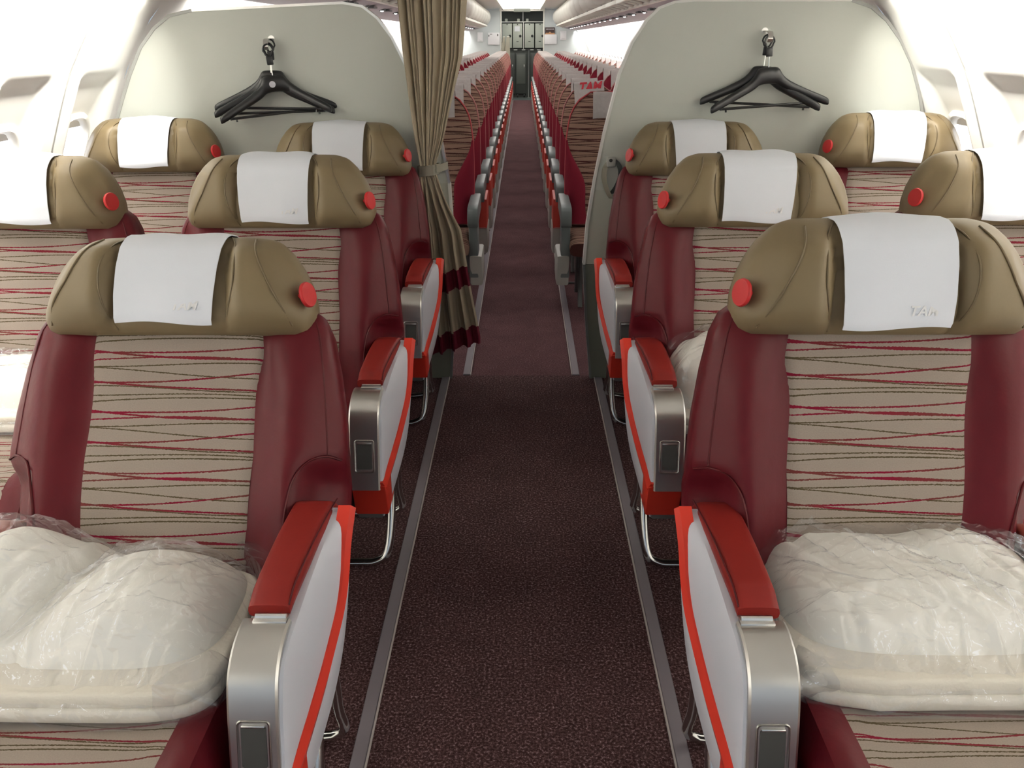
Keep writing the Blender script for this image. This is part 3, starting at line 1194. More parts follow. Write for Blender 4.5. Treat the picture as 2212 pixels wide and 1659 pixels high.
    # ---- legs: bent chrome tube on each side
    for sx in ((s,) if aisle else (s, -s)):
        bm = bmnew()
        X = 0.345 if sx == s else 0.30
        if not aisle:
            X = 0.28
        P = smooth_path([(sx * X, 0.16, 0.34), (sx * (X + 0.015), 0.10, 0.20), (sx * (X + 0.005), 0.045, 0.06), (sx * (X - 0.03), 0.035, 0.022), (sx * (X - 0.10), 0.035, 0.016), (sx * 0.02, 0.035, 0.016)], 6)
        add_tube(bm, P, 0.0135, 10)
        P = smooth_path([(sx * X, 0.30, 0.34), (sx * X, 0.33, 0.12), (sx * (X - 0.02), 0.335, 0.02), (sx * 0.02, 0.335, 0.016)], 5)
        add_tube(bm, P, 0.0125, 10)
        obj('leg', bm, 'chrome', root, smooth=60)
    if aisle:
        # ---- aisle console
        xa, xb = 0.302, 0.378
        bm = bmnew()
        add_prism(bm, console_poly(), s * xa, s * 0.374, 'x', 0.006)
        con = obj('armrest_console', bm, 'shell_dark', root, smooth=35)
        st = [Vector(p) for p in smooth_path([(0.420, 0.300, 0.655), (0.419, 0.240, 0.612), (0.418, 0.200, 0.560), (0.414, 0.160, 0.515), (0.408, 0.100, 0.482), (0.401, 0.040, 0.452),
                                             (0.394, -0.020, 0.428), (0.386, -0.090, 0.404), (0.381, -0.146, 0.384)], 5)]
        fr_ = [Vector(p) for p in smooth_path([(0.398, 0.296, 0.650), (0.392, 0.20, 0.642), (0.388, 0.10, 0.630), (0.385, 0.02, 0.616), (0.384, -0.045, 0.606), (0.384, -0.088, 0.585), (0.384, -0.110, 0.545),
                                              (0.383, -0.132, 0.460), (0.382, -0.150, 0.386)], 5)]
        lo = [Vector(p) for p in smooth_path([(0.417, 0.306, 0.615), (0.420, 0.268, 0.545), (0.421, 0.215, 0.470), (0.418, 0.155, 0.400), (0.412, 0.090, 0.352), (0.403, 0.030, 0.318),
                                              (0.396, -0.030, 0.296), (0.390, -0.080, 0.282), (0.386, -0.112, 0.274)], 5)]
        m = len(st) - 1

        def X(v, dx=0.0):
            return Vector((s * (v.x + dx), v.y, v.z))
        # white inset side panel
        bm = bmnew()
        loops = []
        for k in range(m + 1):
            A, B = fr_[k], st[k]
            lp = []
            for i in range(9):
                q = i / 8
                v = A.lerp(B, q)
                lp.append(X(v, 0.004 * math.sin(PI * q) ** 0.5))
            lp += [X(B, -0.03), X(A, -0.02)]
            loops.append(lp)
        add_loft(bm, loops)
        obj('side_panel', bm, 'shell_white', con, smooth=40)
        # outer shell below the stripe
        bm = bmnew()
        loops = []
        for k in range(m + 1):
            A, B = st[k], lo[k]
            loops.append([X(A, -0.035), X(A, -0.004), X(A.lerp(B, 0.35), 0.001), X(A.lerp(B, 0.8), 0.0), X(B, -0.010), X(B, -0.035)])
        add_loft(bm, loops)
        obj('outer_shell', bm, 'shell_white', con, smooth=50)
        # red ridge
        bm = bmnew()
        loops = []
        for k in range(m + 1):
            t = (st[min(m, k + 1)] - st[max(0, k - 1)]).normalized()
            nr = Vector((0, -t.z, t.y))
            if nr.z < 0:
                nr = -nr
            if nr.y > 0.2 and k < 12:
                nr = -nr if nr.y > 0.9 else nr
            nr = Vector((0, -abs(t.z), abs(t.y))).normalized()
            q = k / m
            wu = 0.012 + 0.007 * q
            wd = 0.012 + 0.032 * sm(q, 0.25, 0.62)
            p = st[k]
            loops.append([X(p + nr * wu, -0.02), X(p + nr * wu, 0.004), X(p, 0.013), X(p - nr * wd, 0.002), X(p - nr * wd, -0.02)])
        add_loft(bm, loops)
        # red block wrapping under the cap
        add_prism(bm, [(-0.1545, 0.392), (-0.124, 0.288), (-0.02, 0.294), (-0.05, 0.392)], s * (xa - 0.004), s * 0.392, 'x', 0.005)
        obj('trim_stripe', bm, 'trim_red', con, smooth=30)
        # brushed metal cap
        bm = bmnew()
        path = smooth_path([(0, -0.004, 0.617), (0, -0.035, 0.616), (0, -0.070, 0.605), (0, -0.100, 0.578), (0, -0.118, 0.530), (0, -0.136, 0.455), (0, -0.1545, 0.382)], 6)
        loops = []
        for i, p in enumerate(path):
            a, b = path[max(0, i - 1)], path[min(len(path) - 1, i + 1)]
            t = (b - a).normalized()
            nr = Vector((0, t.z, -t.y))
            if nr.y > 0 and nr.z < 0:
                nr = -nr
            o1, o2 = p + nr * 0.006, p - nr * 0.006
            e = 0.003
            loops.append([Vector((s * (xa - 0.006), o2.y, o2.z)), Vector((s * (xa - 0.006), (o1 - nr * e).y, (o1 - nr * e).z)), Vector((s * (xa - 0.002), o1.y, o1.z)), Vector((s * (xb - 0.004), o1.y, o1.z)),
                          Vector((s * xb, (o1 - nr * e).y, (o1 - nr * e).z)), Vector((s * xb, o2.y, o2.z))])
        add_loft(bm, loops)
        obj('metal_cap', bm, 'brushed_steel', con, smooth=35)
        # recessed pull handle on the face of the cap
        fd = Vector((0, -0.0185, -0.075)).normalized()   # down the face
        fn = Vector((0, -0.075, 0.0185)).normalized()   # out of the face
        c0 = Vector((s * (xa + xb) / 2 - s * 0.002, -0.1315, 0.4745)) + fn * 0.0062
        ex = Vector((1, 0, 0))

        def face_mat():
            return Matrix.Translation(c0) @ Matrix((ex, -fd, fn)).transposed().to_4x4()
        bm = bmnew()
        o_, i_ = rrect(0.0275, 0.046, 0.008, 4), rrect(0.0235, 0.042, 0.006, 4)
        loops = [[(a, b, z) for a, b in L] for L, z in ((o_, -0.002), (o_, 0.001), (rrect(0.026, 0.0445, 0.007, 4), 0.0022), (i_, 0.001), (i_, -0.002))]
        t = bmesh.new()
        add_loft(t, loops, cap=False)
        merge(bm, t, face_mat())
        fr = obj('recess_frame', bm, 'recess_frame', con, smooth=40)
        bm = bmnew()
        t = bmesh.new()
        add_prism(t, rrect(0.0205, 0.036, 0.004, 4), -0.001, 0.0012, 'z')
        merge(bm, t, face_mat())
        fl_ = obj('flap', bm, 'recess_black', fr, smooth=30)
        bm = bmnew()
        t = bmesh.new()
        add_box(t, -0.019, 0.019, 0.034, 0.038, 0.0, 0.004, 0.0012)
        merge(bm, t, face_mat())
        obj('flap_lip', bm, 'bright_metal', fr, smooth=40)
        # hinge
        bm = bmnew()
        add_box(bm, s * 0.345 - 0.029, s * 0.345 + 0.029, -0.018, 0.006, 0.618, 0.627, 0.002)
        P = [(s * 0.345 - 0.026, -0.005, 0.628), (s * 0.345 + 0.026, -0.005, 0.628)]
        add_tube(bm, P, 0.005, 8)
        obj('hinge', bm, 'bright_metal', con, smooth=40)
        # padded top
        bm = bmnew()
        loops = []
        for k in range(22):
            q = k / 21
            y = 0.006 + 0.352 * q
            zt = 0.654 + 0.010 * math.sin(PI * q) - 0.03 * sm(q, 0.90, 1.0) - 0.012 * (1 - sm(q, 0, 0.10))
            zb = 0.618 + 0.010 * math.sin(PI * q)
            zb = min(zb, zt - 0.004)
            ctr = s * (0.339 + 0.008 * q)
            hw = (0.0355 + 0.009 * q) * (1 - 0.10 * sm(q, 0.92, 1.0))
            lp = []
            for i in range(16):
                a = 2 * PI * i / 16
                c, d = math.cos(a), math.sin(a)
                lp.append((ctr + hw * math.copysign(abs(c) ** 0.45, c), y, (zt + zb) / 2 + (zt - zb) / 2 * math.copysign(abs(d) ** 0.5, d)))
            loops.append(lp)
        add_loft(bm, loops)
        pad = obj('armrest_pad', bm, 'pad_leather', con, smooth=50)
        bm = bmnew()
        P = [(s * (0.343 + 0.006 * q) + s * (0.030 + 0.008 * q), 0.01 + 0.33 * q, 0.6535 + 0.010 * math.sin(PI * q) - 0.012 * (1 - sm(q, 0, 0.10)) - 0.0015) for q in [i / 16 for i in range(17)]]
        add_tube(bm, P, 0.0016, 6)
        obj('seam', bm, 'maroon_seam', pad, smooth=60)
        # ---- centre console toward the window seat
        bm = bmnew()
        add_prism(bm, [(0.34, 0.585), (-0.08, 0.58), (-0.13, 0.40), (-0.09, 0.28), (0.34, 0.30)], -s * 0.283, -s * 0.373, 'x', 0.01)
        cc = obj('centre_console', bm, 'shell_grey', root, smooth=35)
        bm = bmnew()
        loops = []
        for k in range(18):
            q = k / 17
            y = -0.06 + 0.385 * q
            hw, zt, zb = 0.046 * (1 - 0.12 * sm(q, 0.9, 1)), 0.628 - 0.02 * sm(q, 0.9, 1.0) - 0.015 * (1 - sm(q, 0, 0.12)), 0.582
            loops.append([(-s * 0.328 + hw * math.copysign(abs(math.cos(2 * PI * i / 16)) ** 0.5, math.cos(2 * PI * i / 16)), y, (zt + zb) / 2 + (zt - zb) / 2 * math.copysign(abs(math.sin(2 * PI * i / 16)) ** 0.6, math.sin(2 * PI * i / 16))) for i in range(16)])
        add_loft(bm, loops)
        obj('centre_pad', bm, 'brown_leather', cc, smooth=50)
    else:
        # window-side armrest
        bm = bmnew()
        add_prism(bm, [(0.30, 0.60), (-0.03, 0.60), (-0.06, 0.45), (0.30, 0.40)], -s * 0.235, -s * 0.275, 'x', 0.01)
        obj('window_armrest', bm, 'brown_leather', root, smooth=40)
    return root


ROWS = [1.140, 2.142, 3.160]
XL, XR, XWL, XWR = -0.765, 0.735, -1.555, 1.535
UPR = R(14.2)
spec = [
    (-0.732, ROWS[0], 1, True, 'reclined aisle seat, nearest on the left of the aisle', R(30.5), -0.012, True),
    (0.698, ROWS[0], -1, True, 'upright aisle seat, nearest on the right of the aisle', R(14.8), 0.0, True),
    (-0.742, ROWS[1], 1, True, 'middle-row aisle seat on the left, directly behind the reclined seat', UPR, -0.004, True),
    (0.703, ROWS[1], -1, True, 'middle-row aisle seat on the right, with a wrapped bag on its cushion', R(13.6), -0.002, True),
    (-1.525, ROWS[1], 1, False, 'window seat cut off by the left photo edge, middle row', R(14), -0.006, False),
    (1.455, ROWS[1], -1, False, 'window seat cut off by the right photo edge, middle row', R(14), 0.004, False),
    (-0.757, ROWS[2], 1, True, 'last-row aisle seat beside the tan curtain', UPR, 0.0, False),
    (0.722, ROWS[2], -1, True, 'last-row aisle seat beside the tie strap, in front of the divider', UPR, 0.0, False),
    (XWL, ROWS[2], 1, False, 'last-row window seat on the left, below the three coat hangers', UPR, 0.018, False),
    (XWR, ROWS[2], -1, False, 'last-row window seat on the right, below the two coat hangers', UPR, 0.034, False),
]
for (x, y, s, ai, lab, rc, ra, lg) in spec:
    r_ = make_business_seat(s, ai, lab, rc, ra, lg)
    r_.location = (x, y, 0)
    if ai:
        # the console stands at its own place beside the cushion
        cx_ = XL if x < 0 else XR
        for ch in r_.children:
            if ch.name.startswith(('armrest_console', 'leg', 'seat_cushion')):
                ch.location.x = cx_ - x


# ================================================================== WRAPPED BEDDING
def heap(bm, cx, cy, a, b, z0, hf, nx=54, ny=44, p=3.2, k=1.0, bot=0.0, rimp=0.42):
    """closed lump on a superellipse footprint; hf(x,y)->height of the top"""
    def foot(u, v):
        x, y = 2 * u - 1, 2 * v - 1
        # square to rounded square
        r = max(abs(x), abs(y))
        if r < 1e-6:
            return 0.0, 0.0, 0.0
        l = (abs(x) ** p + abs(y) ** p) ** (1 / p)
        return x * r / l, y * r / l, r
    top = []
    for j in range(ny + 1):
        row = []
        for i in range(nx + 1):
            fx, fy, r = foot(i / nx, j / ny)
            x, y = cx + a * fx * k, cy + b * fy * k
            rim = max(0.0, 1 - r ** (3.0 if rimp > 0.41 else 4.6)) ** rimp
            h = hf(x, y) * rim
            row.append(bm.verts.new((x, y, z0 + h)))
        top.append(row)
    botv = []
    for j in range(ny + 1):
        row = []
        for i in range(nx + 1):
            edge = i in (0, nx) or j in (0, ny)
            if edge:
                row.append(top[j][i])
            else:
                c = top[j][i].co
                fx, fy, r = foot(i / nx, j / ny)
                row.append(bm.verts.new((c.x, c.y, z0 - bot * max(0.0, 1 - r ** 3) ** 0.5)))
        botv.append(row)
    for j in range(ny):
        for i in range(nx):
            bm.faces.new((top[j][i], top[j][i + 1], top[j + 1][i + 1], top[j + 1][i]))
            q = (botv[j][i], botv[j + 1][i], botv[j + 1][i + 1], botv[j][i + 1])
            if len(set(q)) == 4:
                try:
                    bm.faces.new(q)
                except ValueError:
                    pass


def folds(seed, n, a, b, w0, w1, h0, h1, ang, spread):
    """random straight-ish fold lines over a footprint of half size a x b"""
    rg = random.Random(seed)
    out = []
    for _ in range(n):
        th = ang + rg.uniform(-spread, spread)
        out.append((rg.uniform(-a, a), rg.uniform(-b, b), math.cos(th), math.sin(th), rg.uniform(0.03, 0.16), rg.uniform(w0, w1), rg.uniform(h0, h1), rg.uniform(-2.5, 2.5)))
    return out


def fold_h(fs, x, y):
    h = 0.0
    for (px, py, c, s_, ln, w, hh, cv) in fs:
        dx, dy = x - px, y - py
        t = dx * c + dy * s_
        if abs(t) > ln * 1.6:
            continue
        d = -dx * s_ + dy * c - cv * t * t
        h += hh * math.exp(-(d / w) ** 2 - (t / ln) ** 4)
    return h


def make_bedding(label, cx, cy, a, b, z0, pil_h, blk_h, hshape, seed, rot=0.0, fine=False, ang=0.6, extra=()):
    root = thing('bedding_bag', label, 'bedding', (cx, cy, z0), rot, 'plastic wrapped bedding on the seats')
    sd = int(seed * 10)
    bm = bmnew()

    def hb(x, y):
        return blk_h * (1 + 0.10 * noise.noise((x * 7, y * 7, seed + 3)))
    for (z_, k_, th, sx_) in ((0.004, 0.965, 0.52, 0.0), (0.004 + blk_h * 0.47, 0.945, 0.55, 0.006)):
        loops = []
        n1, n2 = 48, 8
        for j in range(n2 + 1):
            ph = -PI / 2 + PI * j / n2
            zz = z_ + blk_h * th * (0.5 + 0.5 * math.copysign(abs(math.sin(ph)) ** 0.8, math.sin(ph)))
            sh = 1 - 0.055 * (1 - abs(math.cos(ph)) ** 0.7)
            lp = []
            for i in range(n1):
                t = 2 * PI * i / n1
                c, d = math.cos(t), math.sin(t)
                w_ = 1 + 0.018 * noise.noise((c * 3, d * 3, seed + z_ * 50))
                lp.append((sx_ + a * k_ * sh * w_ * math.copysign(abs(c) ** 0.35, c), -0.008 + b * k_ * sh * w_ * math.copysign(abs(d) ** 0.35, d),
                           zz + 0.004 * noise.noise((c * 5, d * 5, seed + 2 + z_))))
            loops.append(lp)
        add_loft(bm, loops)
    bl = obj('blanket', bm, 'blanket_cloth', root, smooth=70)
    big = folds(sd, 8, a, b, 0.010, 0.028, -0.020, 0.014, ang, 0.5) + list(extra)
    mid = folds(sd + 1, 26, a, b, 0.005, 0.012, -0.012, 0.011, ang, 0.8)
    sharp = folds(sd + 2, 120 if fine else 40, a, b, 0.0032, 0.0065, 0.003, 0.008, ang, 0.9)
    soft = folds(sd + 3, 26, a, b, 0.008, 0.018, -0.005, 0.008, ang, 1.4)

    def body(x, y):
        return pil_h * hshape(x / a, y / b) + fold_h(big, x, y) + 0.010 * noise.noise((x * 5, y * 5, seed))

    def hp(x, y):
        return blk_h * 0.75 + body(x, y) + fold_h(mid, x, y)
    heap(bm2 := bmnew(), 0, 0.035, a * 0.92, b * 0.86, blk_h * 0.55, hp, 80, 64, 3.6)
    obj('pillow', bm2, 'pillow_cloth', root, smooth=70)

    def hq(x, y):
        v = (y - 0.02) / (b * 0.98)
        k = sm(v, -1.02, -0.72)
        low = blk_h * 1.18
        h = low + (blk_h * 0.20 + body(x, y) + 0.006) * k
        return h + fold_h(sharp, x, y) + fold_h(soft, x, y) + 0.004 * noise.noise((x * 22, y * 22, seed + 2))
    bm = bmnew()
    heap(bm, 0, -0.004, a * 1.01, b * 1.04, 0.003, hq, 170 if fine else 70, 130 if fine else 56, 4.6, rimp=0.40)
    # gathered loose corners of the bag
    for (sx, sy) in ((-1, 1), (1, 1), (1, -1), (-1, -1)):
        ctr = Vector((sx * a * 0.84, sy * b * 0.82, 0.05))
        tip = ctr + Vector((sx * 0.055, sy * 0.04, 0.03 if sy > 0 else 0.0))
        loops = []
        for k in range(8):
            q = k / 7
            c = ctr.lerp(tip, q)
            r = 0.045 * (1 - q) + 0.010 + 0.012 * math.sin(3 * q + seed)
            loops.append([c + Vector((sy * math.cos(t_) * r * 0.7, -sx * math.cos(t_) * r * 0.7, math.sin(t_) * r)) * (1 + 0.30 * noise.noise((t_ * 1.5, q * 3, seed))) for t_ in [2 * PI * i / 20 for i in range(20)]])
        add_loft(bm, loops, True)
    obj('plastic_wrap', bm, 'plastic_film', root, smooth=80)
    return root


def sh_left(u, v):
    lump1 = math.exp(-((u + 0.72) / 0.55) ** 2 - ((v - 0.42) / 0.75) ** 2) * 1.65
    lump2 = math.exp(-((u - 0.36) / 0.50) ** 2 - ((v - 0.05) / 0.80) ** 2) * 1.0
    return 0.22 + 0.85 * max(lump1, lump2) + 0.12 * lump1 * lump2


def sh_right(u, v):
    d = 0.72 + 0.25 * abs(u) ** 1.5 * sm(v, -0.6, 0.8) - 0.10 * sm(v, 0.2, 1.0) * (1 - abs(u))
    return d * (0.55 + 0.45 * sm(v, -1.1, -0.1))


def sh_plain(u, v):
    return 0.9 - 0.2 * v * v


make_bedding('wrapped pillow and blanket bag on the reclined nearest seat, left of the aisle', -0.790, 1.245, 0.285, 0.195, 0.468, 0.105, 0.055, sh_left, 1.3, fine=True, ang=0.75,
             extra=((-0.075, -0.03, 0.45, 0.89, 0.16, 0.016, -0.030, 0.6), (-0.02, 0.02, 0.55, 0.83, 0.14, 0.010, -0.016, -1.0)))
make_bedding('wrapped pillow and blanket bag on the upright nearest seat, right of the aisle', 0.738, 1.305, 0.290, 0.215, 0.468, 0.100, 0.060, sh_right, 4.1, fine=True, ang=-0.7,
             extra=((-0.20, 0.02, 0.70, -0.71, 0.14, 0.012, -0.018, 1.2), (-0.17, 0.06, 0.5, -0.86, 0.09, 0.010, -0.014, 0.0), (0.10, -0.04, 0.80, -0.6, 0.14, 0.014, -0.016, 0.5)))
make_bedding('wrapped bedding bag half hidden behind the armrest, middle row right of the aisle', 0.645, 2.32, 0.230, 0.18, 0.468, 0.205, 0.05, sh_plain, 7.7)
make_bedding('wrapped bedding bag by the left photo edge, on the window seat', -1.50, 2.32, 0.24, 0.17, 0.468, 0.10, 0.05, sh_plain, 9.2)
make_bedding('bedding bag barely showing behind the armrest beside the tan curtain', -0.745, 3.35, 0.235, 0.17, 0.468, 0.12, 0.05, sh_plain, 11.4)
make_bedding('bedding bag barely showing on the last-row seat beside the tie strap', 0.715, 3.35, 0.235, 0.17, 0.468, 0.12, 0.05, sh_plain, 14.6)

# ================================================================== ECONOMY SEATS
EW = [(-0.02, 0.200), (0.10, 0.214), (0.35, 0.214), (0.50, 0.210), (0.58, 0.200), (0.64, 0.186), (0.69, 0.162), (0.73, 0.130), (0.755, 0.098), (0.772, 0.062), (0.778, 0.03)]
E_PIV = (0, 0.40, 0.46)
E_REC = R(11.5)


def e_front(x, t):
    w = interp(EW, t)
    u = min(1.0, abs(x) / w)
    n = (0.055 - 0.030 * sm(t, 0.55, 0.78)) * (1 - u ** 4) ** 0.25 if u < 1 else 0.0
    n += 0.020 * math.exp(-((t - 0.66) / 0.07) ** 2) * (1 - u ** 3)
    return n


def make_eco(kind, s, label, first=False):
    """kind aisle / middle / window; s=+1 aisle at local +x. Origin on the floor under the armrest front."""
    root = thing('economy_seat', label, 'seat', (0, 0, 0), 0, 'economy class seats')
    bmat = 'eco_maroon' if kind == 'middle' else 'eco_fabric'
    bm = bmnew()
    uvl = bm.loops.layers.uv.verify()
    loops = []
    for k in range(24):
        t = -0.02 + 0.798 * k / 23
        loops.append(closed_loop(e_front, interp(EW, t), t, 0.06, 16, 6))
    add_loft(bm, loops)
    for f in bm.faces:
        for lp in f.loops:
            lp[uvl].uv = (lp.vert.co.x, lp.vert.co.z)
    br = obj('backrest', bm, bmat, root, smooth=60)
    br.location = E_PIV
    br.rotation_euler = (-E_REC, 0, 0)
    # side bolsters
    if kind != 'middle':
        for sx in (-1, 1):
            bm = bmnew()
            loops = []
            for k in range(16):
                t = -0.01 + 0.50 * k / 15
                w = interp(EW, t)
                wi = 0.115 * sm(0.50 - t, 0.0, 0.30) + 0.006
                x0, x1 = w + 0.004, w - wi
                ns = []
                for i in range(8):
                    q = i / 7
                    x = x0 + (x1 - x0) * q
                    bul = 0.030 * math.sin(PI * min(1, q + 0.06)) ** 0.6 * sm(0.52 - t, 0, 0.2)
                    ns.append((sx * x, -e_front(min(x, w * 0.97), t) - 0.002 - bul, t))
                ns.append((sx * x1, -e_front(x1, t) + 0.012, t))
                ns.append((sx * x0, 0.04, t))
                loops.append(ns)
            add_loft(bm, loops)
            obj('side_bolster', bm, 'eco_maroon', br, smooth=60)
    bm = bmnew()
    P = []
    for sx in (-1, 1):
        arr = []
        for k in range(15):
            t = 0.02 + 0.75 * (k / 14) ** 0.8
            w = interp(EW, t)
            arr.append((sx * (w + 0.001), -0.022, t))
        P += arr if sx < 0 else arr[::-1]
    add_tube(bm, P, 0.0055, 6)
    obj('piping', bm, 'eco_piping_red' if first else 'eco_piping', br, smooth=60)
    bm = bmnew()
    hw = 0.103
    sk = 0.0

    def cf(u, v):
        x = (2 * u - 1) * hw
        pr = [(0.066, 0.68), (0.064, 0.755), (0.030, 0.782), (-0.030, 0.782)]
        if v < 0.4:
            f = v / 0.4 * 3
            i = min(2, int(f))
            return (x, pr[i][0] + (pr[i + 1][0] - pr[i][0]) * (f - i), pr[i][1] + (pr[i + 1][1] - pr[i][1]) * (f - i) + 0.003 * math.sin(7 * u))
        q = (v - 0.4) / 0.6
        t = 0.778 - 0.155 * q
        return (x * (1 + 0.03 * q), -max(0.034, e_front(x * 0.6, t) + 0.008), t + 0.004 * math.sin(6 * u) * q)
    add_sheet(bm, cf, 10, 18)
    obj('headrest_cover', bm, 'eco_cover', br, smooth=70, solid=0.002, solid_off=1)
    # cushion
    bm = bmnew()
    uvl = bm.loops.layers.uv.verify()
    loops = []
    for k in range(10):
        y = -0.02 + 0.44 * k / 9
        zt = 0.45 - 0.03 * (1 - sm(y, -0.02, 0.06)) - 0.01 * sm(y, 0.1, 0.4)
        loops.append([(0.205 * math.copysign(abs(math.cos(a)) ** 0.4, math.cos(a)), y, (zt + 0.34) / 2 + (zt - 0.34) / 2 * math.copysign(abs(math.sin(a)) ** 0.5, math.sin(a))) for a in [2 * PI * i / 18 for i in range(18)]])
    add_loft(bm, loops)
    for f in bm.faces:
        for lp in f.loops:
            lp[uvl].uv = (lp.vert.co.x, lp.vert.co.y)
    obj('seat_cushion', bm, bmat, root, smooth=50)
    # armrests
    def arm(xc, hw):
        bm = bmnew()
        add_prism(bm, [(0.42, 0.635), (0.10, 0.628), (0.03, 0.622), (0.004, 0.598), (0.0, 0.56), (0.004, 0.52), (0.02, 0.505), (0.08, 0.52), (0.42, 0.545)], xc - hw, xc + hw, 'x', 0.007)
        obj('armrest', bm, 'eco_grey', root, smooth=40)
    ax = s * 0.205 + s * 0.022
    if kind == 'aisle':
        arm(ax, 0.031)
        if first:
            bm = bmnew()
            add_prism(bm, [(0.03, 0.53), (0.20, 0.53), (0.20, 0.20), (0.045, 0.20)], ax - 0.026, ax + 0.026, 'x', 0.006)
            obj('table_housing', bm, 'eco_grey', root, smooth=40)
        else:
            bm = bmnew()
            add_prism(bm, [(0.04, 0.52), (0.36, 0.53), (0.36, 0.34), (0.02, 0.33)], ax - 0.02 if s > 0 else ax - 0.046, ax + 0.046 if s > 0 else ax + 0.02, 'x', 0.004)
            obj('end_panel', bm, 'eco_red', root, smooth=40)
        bm = bmnew()
        add_prism(bm, [(0.02, 0.335), (0.34, 0.335), (0.32, 0.17), (0.20, 0.14), (0.06, 0.15)], ax - 0.024 if s > 0 else ax - 0.050, ax + 0.050 if s > 0 else ax + 0.024, 'x', 0.012)
        obj('end_cap', bm, 'eco_lightgrey', root, smooth=40)
    if kind in ('aisle', 'middle'):
        arm(-s * 0.240, 0.024)
    bm = bmnew()
    xo = s * 0.13 if kind == 'aisle' else -s * 0.1
    add_tube(bm, smooth_path([(xo, 0.08, 0.34), (xo, 0.10, 0.12), (xo, 0.06, 0.012)], 4), 0.014, 8)
    add_tube(bm, smooth_path([(xo, 0.36, 0.34), (xo, 0.38, 0.12), (xo, 0.40, 0.012)], 4), 0.014, 8)
    if kind == 'aisle':
        add_tube(bm, smooth_path([(xo + s * 0.07, 0.30, 0.17), (xo + s * 0.085, 0.46, 0.06), (xo + s * 0.07, 0.54, 0.03), (xo - s * 0.3, 0.55, 0.03)], 5), 0.008, 8)
    obj('leg', bm, 'eco_leg', root, smooth=60)
    for ch in list(COL.objects):
        pass
    return root


E_Y0, E_DY, E_N = 4.800, 0.815, 22
E_X = {('aisle', -1): -0.515, ('middle', -1): -0.995, ('window', -1): -1.475, ('aisle', 1): 0.480, ('middle', 1): 0.955, ('window', 1): 1.430}
words = {'aisle': 'striped', 'middle': 'dark red', 'window': 'striped'}


def eco_copy(root):
    c = root.copy()
    COL.objects.link(c)
    for ch in root.children:
        d = ch.copy()
        COL.objects.link(d)
        d.parent = c
        for g in ch.children:
            e = g.copy()
            COL.objects.link(e)
            e.parent = d
    return c


for (kind, sd), x in E_X.items():
    if kind == 'window' and sd < 0:
        continue
    s = -sd
    side = 'left' if sd < 0 else 'right'
    proto = {}
    for k in range(E_N):
        lab = '%s economy %s seat, %s row behind the divider, %s of the aisle' % (words[kind], kind, ORD[k], side)
        if k == 0:
            r_ = make_eco(kind, s, lab, True)
        elif k == 1:
            r_ = make_eco(kind, s, lab, False)
            proto = r_
        else:
            r_ = eco_copy(proto)
            r_['label'] = lab
        r_.location = (x, E_Y0 + E_DY * k, 0)
        r_.rotation_euler = (0, 0, random.uniform(-0.006, 0.006))
        # each back sits at its own recline
        dr = random.uniform(-0.012, 0.012)
        for ch in r_.children:
            if ch.name.startswith('backrest'):
                ch.rotation_euler = (-E_REC + dr, 0, 0)
        if kind == 'aisle' and sd > 0 and k < 2:
            bk = [c for c in r_.children if c.name.startswith('backrest')][0]
            cvr = [c for c in bk.children if c.name.startswith('headrest_cover')][0]
            if k == 0:
                cvr.location = (0.050, 0, -0.012)
            else:
                LOGO = cvr
t = text_mesh('TAM', 0.082, 0.28, 0.003, 0.0006)
bm = bmnew()
merge(bm, t, Matrix.Translation((0.004, -0.046, 0.742)) @ Matrix.Rotation(PI / 2 + 0.05, 4, 'X') @ Matrix.Scale(0.92, 4, (1, 0, 0)))
obj('printed_logo', bm, 'logo_red', LOGO, smooth=0)
LOGO.location = (0.030, 0, 0.014)
LOGO.rotation_euler = (0, R(-4), 0)

# ================================================================== OVERHEAD BINS
def make_bin(s, length):
    root = thing('overhead_bin', 'x', 'bin', (0, 0, 0), 0, 'overhead bins')
    pr = [(0.96, 1.832), (0.90, 1.838), (0.845, 1.875), (0.80, 1.95), (0.785, 2.03), (0.80, 2.11), (0.86, 2.18), (0.97, 2.215)]
    P = [(p.x, p.y) for p in smooth_path([(a, b, 0) for a, b in pr], 3)]
    bm = bmnew()
    loops = []
    for y in (0.014, 0.034, length / 2, length - 0.034, length - 0.014):
        e = 0.008 if y in (0.014, length - 0.014) else 0.0
        loops.append([(s * (a + e), y, b) for a, b in P])
    add_loft(bm, loops, cap=False, closed=False)
    d = obj('door', bm, 'bin_panel', root, smooth=60, solid=0.004)
    bm = bmnew()
    add_prism(bm, [(s * 0.885, 1.822), (s * 1.040, 1.790), (s * 1.040, 1.798), (s * 0.885, 1.832)], 0.03, length - 0.03, 'y')
    obj('latch_recess', bm, 'bin_recess', root)
    bm = bmnew()
    add_prism(bm, [(s * 0.872, 1.808), (s * 0.888, 1.804), (s * 0.888, 1.836), (s * 0.872, 1.842)], 0.0, length, 'y', 0.003)
    add_prism(bm, [(s * 1.030, 1.772), (s * 1.048, 1.768), (s * 1.048, 1.80), (s * 1.030, 1.806)], 0.0, length, 'y', 0.003)
    for ya in (0.03, length * 0.36, length * 0.64, length - 0.03):
        add_prism(bm, [(s * 0.88, 1.810), (s * 1.04, 1.776), (s * 1.04, 1.796), (s * 0.88, 1.832)], ya - 0.010, ya + 0.010, 'y')
    obj('rail_frame', bm, 'galley_white', root)
    bm = bmnew()
    add_prism(bm, [(s * (a_ + 0.012), b_) for a_, b_ in P], 0.0, length, 'y')
    obj('bin_shell', bm, 'bin_recess', root, smooth=60)
    bm = bmnew()
    add_box(bm, s * 0.88 - 0.012, s * 0.88 + 0.012, length / 2 - 0.06, length / 2 + 0.06, 1.842, 1.858, 0.004)
    obj('latch', bm, 'bin_recess', d)
    return root


